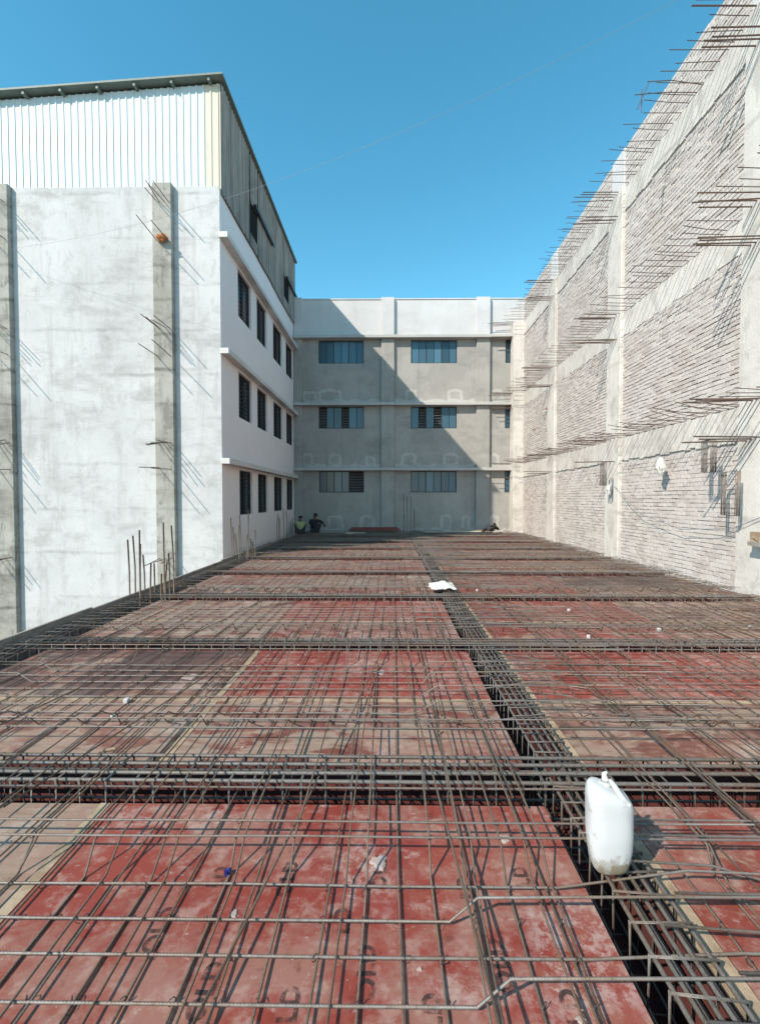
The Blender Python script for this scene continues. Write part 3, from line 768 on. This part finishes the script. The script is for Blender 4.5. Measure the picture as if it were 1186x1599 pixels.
o = rag((-6.08, 12.40, 8.60), (0.13,0.09,0.10), 'faded orange rag caught on dowels of the white building column', M['orange'], seed=3)

# shed of sheet metal on top of it
sh = thing('rooftop_shed', 'corrugated sheet shed with green roof on top of the white building', 'shed', None, (-10, 17, 10.0))
SO = Vector((-10, 17, 10.0))
def sbuild(m, name, mt, parent=None):
    m.v = [(a-SO.x, b-SO.y, c-SO.z) for a, b, c in m.v]; return m.build(name, mt, parent or sh)
def roofz(x): return 12.95 + (x+4.4)*0.062
def ribbed(m, u0, u1, f, z0, z1f, pitch=0.192, rib=0.020, wdt=0.035):
    """trapezoid ribs along a vertical sheet; f(u, out) -> (x, y)"""
    prof = []; u = u0
    while u < u1-1e-4:
        prof += [(u, 0), (min(u+pitch-wdt*2, u1), 0), (min(u+pitch-wdt*1.5, u1), rib), (min(u+pitch-wdt*0.5, u1), rib)]; u += pitch
    prof.append((u1, 0))
    vs = []; fs = []
    for u, o_ in prof:
        x, y_ = f(u, o_); vs += [(x,y_,z0),(x,y_,z1f(u))]
    for i in range(len(prof)-1): fs.append((2*i,2*i+2,2*i+3,2*i+1))
    m.add(vs, fs)
yf = LY0 + 0.10
x = -5.02; first = True
while x > -18:
    a = max(x-0.96, -18); m = MB()
    ribbed(m, a, x, lambda u, o_: (u, yf-o_), LTOP-0.15, lambda u: roofz(u)-0.06); sbuild(m, 'cladding_sheet', M['sheet']); x = a
m = MB(); ribbed(m, -5.018, LXW+0.03, lambda u, o_: (u, yf-0.006-o_), LTOP-0.15, lambda u: roofz(u)-0.06); sbuild(m, 'cladding_sheet', M['sheet_cream'])
xs_ = LXW + 0.045
ops = [(15.2,16.1,10.35,11.38),(19.95,21.0,10.35,11.28)]
y = yf - 0.02
while y < 22.2:
    b = min(y+0.9, 22.25); m = MB()
    cuts = [o_ for o_ in ops if o_[0] < b-0.01 and o_[1] > y+0.01]
    spans = []; 
    if cuts:
        c0 = cuts[0]
        if c0[0] > y: spans.append((y, c0[0], 9.98, None))
        spans.append((max(y,c0[0]), min(b,c0[1]), 9.98, c0[2])); spans.append((max(y,c0[0]), min(b,c0[1]), c0[3], None))
        if c0[1] < b: spans.append((c0[1], b, 9.98, None))
    else: spans.append((y, b, 9.98, None))
    lowz = rnd(-.05,.03)
    for p, q, z0, z1 in spans:
        if q-p < 0.02: continue
        ribbed(m, p, q, lambda u, o_: (xs_+o_, u), z0+lowz if z0 < 10 else z0, (lambda u: 12.88) if z1 is None else (lambda u, zz=z1: zz), 0.15, 0.03, 0.04)
    sbuild(m, 'cladding_sheet', M['sheet_old']); y = b
for a, b, c, e in ops:
    m = MB(); m.box(xs_-0.012, xs_-0.002, a, b, c, e); sbuild(m, 'window', M['hole'])
    m = MB(); m.box(xs_+0.035, xs_+0.13, a+0.35, min(b+1.9,22.3), e+0.02, e+0.06); m.box(xs_+0.10, xs_+0.127, a+0.35, min(b+1.9,22.3), e-0.05, e+0.0195); sbuild(m, 'sliding_rail', M['frame'])
m = MB(); m.box(-17.9, xs_-0.05, LY0+0.3, 22.2, 10.02, 11.9); sbuild(m, 'interior', M['inside'])
m = MB()
xr_ = LXW+0.16
m.add([(-18,LY0-0.13,roofz(-18)),(xr_,LY0-0.13,roofz(xr_)),(xr_,22.4,roofz(xr_)),(-18,22.4,roofz(-18)),
       (-18,LY0-0.13,roofz(-18)+0.05),(xr_,LY0-0.13,roofz(xr_)+0.05),(xr_,22.4,roofz(xr_)+0.05),(-18,22.4,roofz(-18)+0.05)],
      [(0,3,2,1),(4,5,6,7),(0,1,5,4),(1,2,6,5),(2,3,7,6),(3,0,4,7)])
sbuild(m, 'roof', M['roofsheet'])
x = -4.85
while x > -18:
    m = MB(); z = roofz(x)-0.002; m.box(x-0.03, x+0.03, LY0-0.09, LY0+0.9, z-0.10, z-0.002); sbuild(m, 'purlin', M['roofsheet']); x -= 1.0

# ------------------------------------------------------------------ far: grey plastered building
fb = thing('grey_building', 'grey cement plastered building with blue windows closing the far end', 'building', None, (0, 24, GZ))
FO = Vector((0, 24, GZ))
def fbuild(m, name, mt, parent=None, smooth=False):
    m.v = [(a-FO.x, b-FO.y, c-FO.z) for a, b, c in m.v]; return m.build(name, mt, parent or fb, smooth)
FX = [(-3.44,-1.27),(0.99,3.19),(5.50,7.7)]
FZ = [(8.15,9.25),(5.04,6.09),(1.96,2.99)]
m = MB(); wallmesh(m, (0,YW,0), (1,0,0), (0,0,1), -5.5, 9.5, GZ, 9.499, [(a,b,c,e) for a,b in FX for c,e in FZ], (0,1,0), 0.12)
fbuild(m, 'wall', M['far_grey'])
m = MB(); m.box(-5.4, 9.4, YW+0.3, 30, GZ, 10.9); fbuild(m, 'interior', M['inside'])
m = MB(); m.box(-18, 9.5, YW+0.004, YW+0.25, 9.5, 11.17); m.box(-18, 9.5, YW-0.03, YW+0.28, 11.172, 11.22); fbuild(m, 'parapet', M['far_white'])
for zt in (9.28, 6.11, 3.01):
    m = MB(); m.bbox(-4.6, 6.6, YW-0.33, YW+0.02, zt, zt+0.13, 0.012); fbuild(m, 'ledge', M['far_trim'])
for x0, x1 in ((-0.43,0.19),(4.10,4.74),(-4.6,-4.2)):
    for z0, z1 in ((GZ,3.008),(3.142,6.108),(6.242,9.278)):
        m = MB(); m.bbox(x0, x1, YW-0.15, YW+0.02, z0, z1, 0.008); fbuild(m, 'pilaster', M['far_grey'])
    m = MB(); m.bbox(x0, x1, YW-0.15, YW+0.02, 9.43, 11.225, 0.008); fbuild(m, 'pilaster', M['far_white'])
openp = {(0,1):(0,3),(1,1):(1,3),(0,2):(4,5)}
for i, (a, b) in enumerate(FX):
    for j, (c, e) in enumerate(FZ):
        y = YW+0.07; fr = MB(); n = 6
        fr.box(a,a+0.035,y-0.02,y+0.02,c,e); fr.box(b-0.035,b,y-0.02,y+0.02,c,e); fr.box(a+0.035,b-0.035,y-0.02,y+0.02,c,c+0.035); fr.box(a+0.035,b-0.035,y-0.02,y+0.02,e-0.035,e)
        for k in (2,4):
            xx = a+(b-a)*k/n; fr.box(xx-0.018,xx+0.018,y-0.018,y+0.018,c+0.035,e-0.035)
        wo_ = fbuild(fr, 'window', M['frame'])
        opn = openp.get((i,j), ())
        for k in range(n):
            p, q = a+(b-a)*k/n+0.02, a+(b-a)*(k+1)/n-0.003
            p = max(p, a+0.037); q = min(q, b-0.037)
            if k in opn:
                gm = MB(); z = c+0.10
                while z < e-0.06: gm.box(p, q, y-0.012, y-0.004, z, z+0.016); z += 0.13
                fbuild(gm, 'grille', M['oldwood'], wo_); continue
            pm = MB(); yo = 0.006*(k % 2); tl = rnd(-.012,.012)
            pm.box(0, q-p, -0.003, 0.003, 0, e-c-0.074); pm.v = [(p+x_, y+yo+y_+tl*x_, c+0.037+z_) for x_, y_, z_ in pm.v]
            fbuild(pm, 'pane', M['blueglass'], wo_)
def patch(x, z, w_, h_):
    m = MB(); pts = []
    n = 16
    for i in range(n+1):
        u = i/n
        if u < 0.3: p = (-w_/2, h_*u/0.3)
        elif u < 0.7: p = (-w_/2+w_*(u-0.3)/0.4, h_*(1+0.12*math.sin(math.pi*(u-0.3)/0.4)))
        else: p = (w_/2, h_*(1-u)/0.3)
        pts.append(Vector((p[0]+rnd(-.03,.03), 0, p[1]+rnd(-.03,.03))))
    vs = []
    for i, p in enumerate(pts):
        t_ = (pts[min(i+1,n)]-pts[max(i-1,0)]).normalized(); nn = Vector((-t_.z,0,t_.x)); wd = rnd(0.05,0.085)
        for s in (-1,1):
            q = p + nn*wd*s; vs.append((x+q.x, YW-0.004, z+q.z)); 
    fs = [(2*i,2*i+1,2*i+3,2*i+2) for i in range(n)]
    k = len(vs); vs += [(a, YW+0.001, c) for a, b, c in vs]
    fs += [(2*i,2*i+2,k+2*i+2,k+2*i) for i in range(n)] + [(2*i+1,k+2*i+1,k+2*i+3,2*i+3) for i in range(n)]
    m.add(vs, fs); fbuild(m, 'plaster_patch', M['patch'])
for x, z, w_, h_ in ((-3.9,6.40,0.6,0.35),(-2.9,6.42,1.0,0.4),(1.0,6.42,0.45,0.38),(3.1,6.42,0.6,0.4),(5.1,6.4,0.5,0.4),
                     (-4.0,3.30,0.45,0.45),(-2.65,3.3,0.5,0.45),(-0.95,3.3,0.35,0.35),(0.9,3.3,0.6,0.45),(2.9,3.3,0.6,0.45),(5.0,3.3,0.35,0.4),
                     (-2.65,0.25,0.65,0.5),(-1.1,0.25,0.6,0.5),(2.7,0.25,0.42,0.55),(3.65,0.25,0.3,0.5),(5.0,0.25,0.35,0.5)):
    patch(x, z, w_, h_)
for z in (6.30, 3.20, 0.10):                       # uneven pale skirting of new plaster above each ledge
    for x0, x1 in ((-4.15,-0.47),(0.24,4.05),(4.80,6.0)):
        m = MB(); n = 30; vs = []
        for i in range(n+1):
            x = x0+(x1-x0)*i/n; vs += [(x,YW-0.003,z-0.02),(x,YW-0.003,z+0.12+0.05*math.sin(i*0.9+x0)+rnd(-.02,.02))]
        m.add(vs, [(2*i,2*i+2,2*i+3,2*i+1) for i in range(n)]); fbuild(m, 'plaster_patch', M['patch'])

# cable strung from the white building to the brick building
m = MB(); A, B = Vector((-10.5,12.4,8.3)), Vector((6.1,7.0,9.95))
m.tube([A.lerp(B,u/30) + Vector((0,0,-0.85*4*(u/30)*(1-u/30))) for u in range(31)], 0.0024, 4)
tag(m.build('cable', M['wire']), 'thin sagging cable strung across the sky between the buildings', 'cable')

# ------------------------------------------------------------------ things lying on the deck
def jerrycan():
    t = thing('jerrycan', 'dirty white plastic jerrycan standing on the long beam cage', 'jerrycan', None, (0.925, 1.93, 0.082))
    m = MB(); n = 56
    prof = [(0.0,0.55),(0.004,0.68),(0.014,0.79),(0.035,0.88),(0.07,0.95),(0.11,0.985),(0.17,1.0),(0.235,1.0),(0.285,0.995),(0.308,0.97),(0.325,0.92),(0.338,0.82),(0.346,0.66),(0.351,0.42),(0.354,0.22)]
    fine_ = []
    for i in range(len(prof)-1):
        p0, p1, p2, p3 = prof[max(i-1,0)], prof[i], prof[i+1], prof[min(i+2,len(prof)-1)]
        for j in range(3):
            t_ = j/3
            fine_.append(tuple(0.5*(2*p1[d]+(p2[d]-p0[d])*t_+(2*p0[d]-5*p1[d]+4*p2[d]-p3[d])*t_**2+(3*p1[d]-p0[d]-3*p2[d]+p3[d])*t_**3) for d in (0,1)))
    prof = fine_ + [prof[-1]]
    vs = []
    for z, k in prof:
        for q in range(n):
            a = 2*math.pi*q/n; e = 0.70
            c, s = math.cos(a), math.sin(a)
            x = 0.093*k*math.copysign(abs(c)**e, c); y_ = 0.070*k*math.copysign(abs(s)**e, s)
            d_ = 0.0022*math.sin(z*34+a*2)*math.sin(a*3+1)
            lean = 0.012*(1-z/0.36) if x < 0 else 0
            vs.append((x+d_*c - 0.02*(z/0.36)*0 + lean, y_+d_*s, z + -0.034*(x/0.09)*max(0,(z-0.20)/0.15)**1.5 + (0.010*x/0.09 if z < 0.05 else 0)))
    fs = [tuple(range(n))[::-1], tuple((len(prof)-1)*n+q for q in range(n))]
    for i in range(len(prof)-1):
        for q in range(n):
            p = (q+1) % n; fs.append((i*n+q, i*n+p, (i+1)*n+p, (i+1)*n+q))
    m.add(vs, fs); b = m.build('body', M['plastic'], t, True)
    m = MB(); m.tube([(-0.012,0.0,0.335),(-0.012,0,0.368),(-0.014,0,0.378)], [0.026,0.022,0.018], 14); m.build('neck', M['plastic'], t, True)
    m = MB(); m.tube([(-0.014,0,0.376),(-0.018,0.002,0.402),(-0.008,0.0,0.412)], [0.014,0.009,0.005], 8); m.build('twisted_tip', M['sack'], t, True)
    m = MB(); m.tube([(0.0,-0.012,0.385),(0.012,-0.03,0.372),(0.03,-0.045,0.345),(0.05,-0.05,0.322),(0.066,-0.045,0.306)], [0.008,0.011,0.012,0.012,0.009], 8); m.build('handle', M['plastic'], t, True)
    m = MB(); m.tube([(-0.014+0.023*math.cos(a), 0.023*math.sin(a), 0.366+0.004*math.sin(2*a)) for a in [i*math.pi/5 for i in range(10)]], 0.004, 5, closed=True); m.build('tie_string', M['sack'], t, True)
    t.rotation_euler = (0, 0, R(-8))
jerrycan()

bm = bmesh.new(); bmesh.ops.create_grid(bm, x_segments=28, y_segments=22, size=0.5)
for v in bm.verts:
    x, y_ = v.co.x, v.co.y
    edge = 1-0.06*math.sin(5*math.atan2(y_,x)+1)-0.03*math.sin(11*math.atan2(y_,x)); rr_ = max(abs(x),abs(y_))/0.5
    z = 0.008*math.sin(x*15+y_*5)+0.007*math.sin(y_*19-x*7)+0.004*math.sin(x*37+y_*21)+0.045*math.exp(-((x-.05)**2+(y_)**2)*9)
    v.co = Vector((x*0.43*edge, y_*0.5*edge, z+0.02-0.03*rr_**3))
r_ = bmesh.ops.extrude_face_region(bm, geom=bm.faces[:])
for v in [g_ for g_ in r_['geom'] if isinstance(g_, bmesh.types.BMVert)]: v.co.z += 0.018
me = bpy.data.meshes.new('sack'); bm.to_mesh(me); bm.free(); me.materials.append(M['sack'])
for p in me.polygons: p.use_smooth = True
tag(link('sack', me, None, (0.90, 8.05, 0.118)), 'crumpled empty white sack lying on the long beam cage', 'sack')

m = MB()
for i in range(4):
    a = i*1.3; m.add([(0.012*math.cos(a),0.012*math.sin(a),0.0),(0.014*math.cos(a+1.4),0.014*math.sin(a+1.4),0.004),(0.016*math.cos(a+.9),0.016*math.sin(a+.9),0.026),(0.005*math.cos(a+.2),0.005*math.sin(a+.2),0.024)], [(0,1,2,3),(3,2,1,0)])
m.tube([(0,0,0.002),(0.004,0.002,0.014),(0.0,0.004,0.026)], 0.009, 6)
o = m.build('plastic_scrap', M['blue']); o.location = (-0.71, 1.965, 0.001); tag(o, 'crumpled scrap of blue plastic on the front red sheet', 'scrap')
cb = MB(); cb.bbox(-0.02,0.02,-0.02,0.02,0,0.036,0.005); cbm = cb.mesh('cover_block', M['block'])
for i, (X, Y, lab) in enumerate(((-2.13,3.66,'white cover block on the brown sheet left of the bright red sheet'),(-2.06,3.37,'small pale cover block among bars, nearest the left front beam cage'),
        (2.62,6.75,'white cover block on the red sheet right of the long beam, nearest the third cage'),(3.35,5.75,'white cover block on the worn sheet seam before the third beam cage'),
        (2.35,5.45,'pale cover block just beyond the second beam cage, right of the long beam'),(4.6,5.9,'white cover block on the brown sheets toward the brick wall'),
        (4.55,3.55,'white cover block at the right edge on the second bay of sheets'),(1.55,8.2,'white cover block just right of the crumpled white sack'))):
    o = link('cover_block', cbm, None, (X, Y, 0.001)); o.rotation_euler.z = rnd(0,3); tag(o, lab, 'block', 'cement cover blocks scattered on the deck')
for i in range(46):                                 # splashes of dried cement stuck to the sheets
    if i < 5: X, Y, r0 = ((-0.05,2.05,0.04),(-0.62,1.78,0.018),(-1.85,4.2,0.075),(0.55,2.2,0.03),(-0.1,4.35,0.06))[i]
    else: Y = rnd(1.35, 7.2); X = rnd(-0.9, 1.0)*Y; r0 = rnd(0.005, 0.016)
    if not (XL+0.1 < X < XR-0.1) or TC0-0.1 < X < TC1+0.2 or any(abs(Y-yb) < 0.3 for yb in YB): continue
    m = MB(); n = 22; ph = rnd(0,6); st = rnd(0.8,1.25)
    ring = [(r0*st*(1+0.22*math.sin(3*a+ph)+0.12*math.sin(7*a+ph*2)+rnd(-.06,.06))*math.cos(a), r0/st*(1+0.22*math.sin(3*a+ph)+0.12*math.sin(7*a+ph*2)+rnd(-.06,.06))*math.sin(a)) for a in [2*math.pi*j/n for j in range(n)]]
    m.add([(a,b,-0.004) for a, b in ring]+[(a*0.7,b*0.7,0.0016) for a, b in ring], [tuple(range(n,2*n))]+[(j,(j+1)%n,n+(j+1)%n,n+j) for j in range(n)])
    o = m.build('cement_splash', M['splash'], deck); o.location = (X, Y, 0.003)
chip = MB(); chip.bbox(-0.05,0.05,-0.012,0.012,0,0.010,0.003)
chm = chip.mesh('wood_chip', M['batten'])
for X, Y, rz, sc_, lab in ((-1.85,2.95,0.4,1.0,'pale wood chip lying just beyond the front beam cage on the left'),(0.35,3.2,1.1,0.7,'small wood chip on the faded sheet left of the long beam'),(2.9,5.6,0.2,1.3,'wood offcut on the seam just beyond the second beam cage, right half'),(-0.9,4.5,2.0,0.6,'small wood chip on the bright red sheet left of the long beam')):
    o = link('wood_chip', chm, None, (X, Y, 0.004)); o.rotation_euler.z = rz; o.scale = (sc_,)*3; tag(o, lab, 'wood chip', 'wood chips on the deck')
# planks and boards near the far wall
def planks(name, label, loc, items, cat):
    t = thing(name, label, cat, None, loc)
    for (x0,x1,y0,y1,z0,z1,rz,mt) in items:
        m = MB(); m.bbox(x0,x1,y0,y1,z0,z1,0.004, Matrix.Rotation(rz,4,'Z')); m.build('board', M[mt], t)
planks('board_stack', 'low stack of dark red formwork boards at the foot of the grey building', (-0.75,21.95,0.14), [(-1.2,1.2,-0.2,0.2,0,0.05,0,'redboard'),(-1.15,1.2,-0.2,0.2,0.052,0.10,0.01,'redboard'),(-1.1,1.1,-0.18,0.19,0.102,0.15,-0.008,'redboard')], 'boards')
planks('plywood_board', 'pale greenish plywood board tilted on the rebar left of the plank pile', (1.95,21.0,0.16), [(-0.55,0.55,-0.35,0.35,0,0.018,0.15,'plank'),(-0.5,0.45,-0.28,0.3,0.02,0.038,-0.1,'oldwood')], 'board')
planks('plank_pile', 'loose pale sunlit planks lying in front of the grey building, right side', (3.7,21.3,0.15), [(-1.2,0.9,-0.12,0.08,0,0.035,0.08,'plank'),(-0.7,1.3,-0.35,-0.18,0,0.03,-0.06,'plank'),(-0.3,1.5,0.12,0.3,0,0.03,-0.12,'plank'),(-0.9,0.6,-0.1,0.05,0.037,0.065,-0.1,'batten')], 'planks')
planks('scrap_wood', 'scattered pale wood offcuts on the rebar in the shade before the board stack', (-1.55,20.3,0.14), [(-0.45,0.3,-0.05,0.05,0,0.03,0.1,'plank'),(-0.2,0.45,0.08,0.16,0,0.03,-0.3,'plank'),(-0.5,-0.2,-0.2,-0.1,0,0.03,0.6,'plank')], 'wood')

# ------------------------------------------------------------------ people
def skinned(name, verts, edges, mt, parent, levels=2):
    me = bpy.data.meshes.new(name); me.from_pydata([v[0] for v in verts], edges, [])
    o = bpy.data.objects.new(name, me); C.objects.link(o)
    md = o.modifiers.new('s', 'SKIN'); sub = o.modifiers.new('u', 'SUBSURF'); sub.levels = levels; sub.render_levels = levels
    sk = me.skin_vertices[0].data
    for i, v in enumerate(verts):
        r = v[1]; sk[i].radius = (r, r) if not isinstance(r, tuple) else r; sk[i].use_root = (i == 0)
    dg = bpy.context.evaluated_depsgraph_get(); res = bpy.data.meshes.new_from_object(o.evaluated_get(dg))
    bpy.data.objects.remove(o); res.materials.clear(); res.materials.append(mt); res.name = name
    for p in res.polygons: p.use_smooth = True
    return link(name, res, parent)
def person(label, loc, rz, J, shirt, trousers, group=None):
    t = thing('person', label, 'person', group, loc); t.rotation_euler.z = rz
    names = ['pel','spi','che','nck','hd0','hd1','hd2','nose','shl','ell','wrl','hal','shr','elr','wrr','har','hil','knl','anl','tol','hir','knr','anr','tor']
    RAD = dict(pel=.125, spi=.125, che=.145, nck=.055, hd0=.075, hd1=.092, hd2=.06, nose=.018, shl=.062, shr=.062, ell=.043, elr=.043, wrl=.029, wrr=.029, hal=.034, har=.034,
               hil=.088, hir=.088, knl=.06, knr=.06, anl=.042, anr=.042, tol=.035, tor=.035)
    J = {k: Vector(v) for k, v in J.items()}
    hd = (J['hd1']-J['nck']).normalized()
    J['hd0'] = J['nck'].lerp(J['hd1'], 0.55); J['hd2'] = J['hd1'] + hd*0.075; J['nose'] = J['hd1'] + J.pop('face')*0.105 - hd*0.02
    ix = {n: i for i, n in enumerate(names)}
    E = [('pel','spi'),('spi','che'),('che','nck'),('nck','hd0'),('hd0','hd1'),('hd1','hd2'),('hd1','nose'),('che','shl'),('shl','ell'),('ell','wrl'),('wrl','hal'),
         ('che','shr'),('shr','elr'),('elr','wrr'),('wrr','har'),('pel','hil'),('hil','knl'),('knl','anl'),('anl','tol'),('pel','hir'),('hir','knr'),('knr','anr'),('anr','tor')]
    V = [(J[n], RAD[n]) for n in names]; ED = [(ix[a], ix[b]) for a, b in E]
    for s in 'lr':                                    # five fingers on each hand
        h, wv = J['ha'+s], J['wr'+s]; dv = (h-wv).normalized(); sd = dv.cross(Vector((0,0,1)))
        sd = sd.normalized() if sd.length > .1 else Vector((1,0,0))
        for q, L_ in ((-1.5,.07),(-.5,.085),(.5,.08),(1.5,.062)):
            V.append((h+sd*0.016*q+dv*0.03, 0.010)); V.append((h+sd*0.02*q+dv*(0.03+L_*0.6)+Vector((0,0,-0.012)), 0.009)); V.append((h+sd*0.02*q+dv*(0.03+L_*0.85)+Vector((0,0,-0.035)), 0.007))
            i = len(V); ED += [(ix['ha'+s], i-3), (i-3,i-2), (i-2,i-1)]
        V.append((h-dv*0.01+sd*0.045, 0.011)); V.append((h+dv*0.03+sd*0.06, 0.009)); i = len(V); ED += [(ix['ha'+s], i-2), (i-2,i-1)]
    skinned('body', V, ED, M['skin'], t)
    def sub(name, ns, es, grow, mt):
        l = [(J[n], RAD[n]+grow) for n in ns]; k = {n: i for i, n in enumerate(ns)}; skinned(name, l, [(k[a],k[b]) for a, b in es], mt, t)
    J['sll'] = J['shl'].lerp(J['ell'], 0.85); J['slr'] = J['shr'].lerp(J['elr'], 0.85); RAD['sll'] = RAD['slr'] = .05
    sub('shirt', ['pel','spi','che','shl','sll','shr','slr'], [('pel','spi'),('spi','che'),('che','shl'),('shl','sll'),('che','shr'),('shr','slr')], 0.02, M[shirt])
    sub('trousers', ['pel','hil','knl','anl','hir','knr','anr'], [('pel','hil'),('hil','knl'),('knl','anl'),('pel','hir'),('hir','knr'),('knr','anr')], 0.014, M[trousers])
    bm = bmesh.new(); bmesh.ops.create_icosphere(bm, subdivisions=3, radius=0.105)
    f = (J['nose']-J['hd1']).normalized()
    bmesh.ops.delete(bm, geom=[v for v in bm.verts if v.co.normalized().dot(f) > 0.35 and v.co.normalized().dot(hd) < 0.6 or v.co.normalized().dot(hd) < -0.45], context='VERTS')
    for v in bm.verts: v.co *= 1+0.04*math.sin(v.co.x*90)*math.sin(v.co.z*80)
    me = bpy.data.meshes.new('hair'); bm.to_mesh(me); bm.free(); me.materials.append(M['hair'])
    o = link('hair', me, t, J['hd1']+hd*0.025)
# squatting, back to the camera (faces +y)
squat = dict(pel=(0,0,.20), spi=(0,.06,.33), che=(0,.13,.50), nck=(0,.17,.63), hd1=(0.01,.22,.74), face=Vector((0,1,-.3)).normalized(),
    shl=(-.17,.14,.54), ell=(-.25,.34,.42), wrl=(-.12,.52,.36), hal=(-.07,.58,.34), shr=(.17,.14,.54), elr=(.24,.36,.42), wrr=(.1,.52,.34), har=(.05,.58,.33),
    hil=(-.11,.04,.20), knl=(-.20,.36,.46), anl=(-.15,.14,.08), tol=(-.16,.32,.04), hir=(.11,.04,.20), knr=(.20,.36,.46), anr=(.15,.14,.08), tor=(.16,.32,.04))
person('worker in a yellow-green shirt squatting with back turned beside the white building', (-4.02, 20.55, 0.03), R(12), dict(squat), 'shirt_green', 'grey_cloth')
reach = dict(squat); reach.update(spi=(0,.02,.36), che=(0.0,.03,.57), nck=(0,.04,.71), hd1=(0.03,.07,.84), shl=(-.18,.04,.61), shr=(.18,.04,.61), elr=(.42,.12,.50), wrr=(.36,.32,.34), har=(.42,.37,.36), ell=(-.26,.2,.44))
person('worker in dark clothes squatting with one elbow out before the grey building', (-3.50, 21.2, 0.03), R(-5), reach, 'dark_cloth', 'grey_cloth')
lie = dict(pel=(-.55,0,.13), spi=(-.38,.01,.16), che=(-.18,.02,.18), nck=(-.03,.02,.21), hd1=(.10,.0,.25), face=Vector((.5,.8,-.3)).normalized(),
    shl=(-.15,.19,.14), ell=(.08,.30,.07), wrl=(.28,.24,.06), hal=(.35,.20,.06), shr=(-.13,-.16,.17), elr=(.05,-.24,.06), wrr=(.25,-.2,.05), har=(.33,-.17,.05),
    hil=(-.6,.1,.12), knl=(-.95,.2,.10), anl=(-1.3,.12,.08), tol=(-1.42,.13,.03), hir=(-.6,-.1,.12), knr=(-.9,-.12,.16), anr=(-1.26,-.1,.08), tor=(-1.4,-.1,.04))
person('worker in dark clothes lying low beside the sunlit planks at the right end', (4.86, 21.80, 0.15), R(62), lie, 'dark_cloth', 'grey_cloth')
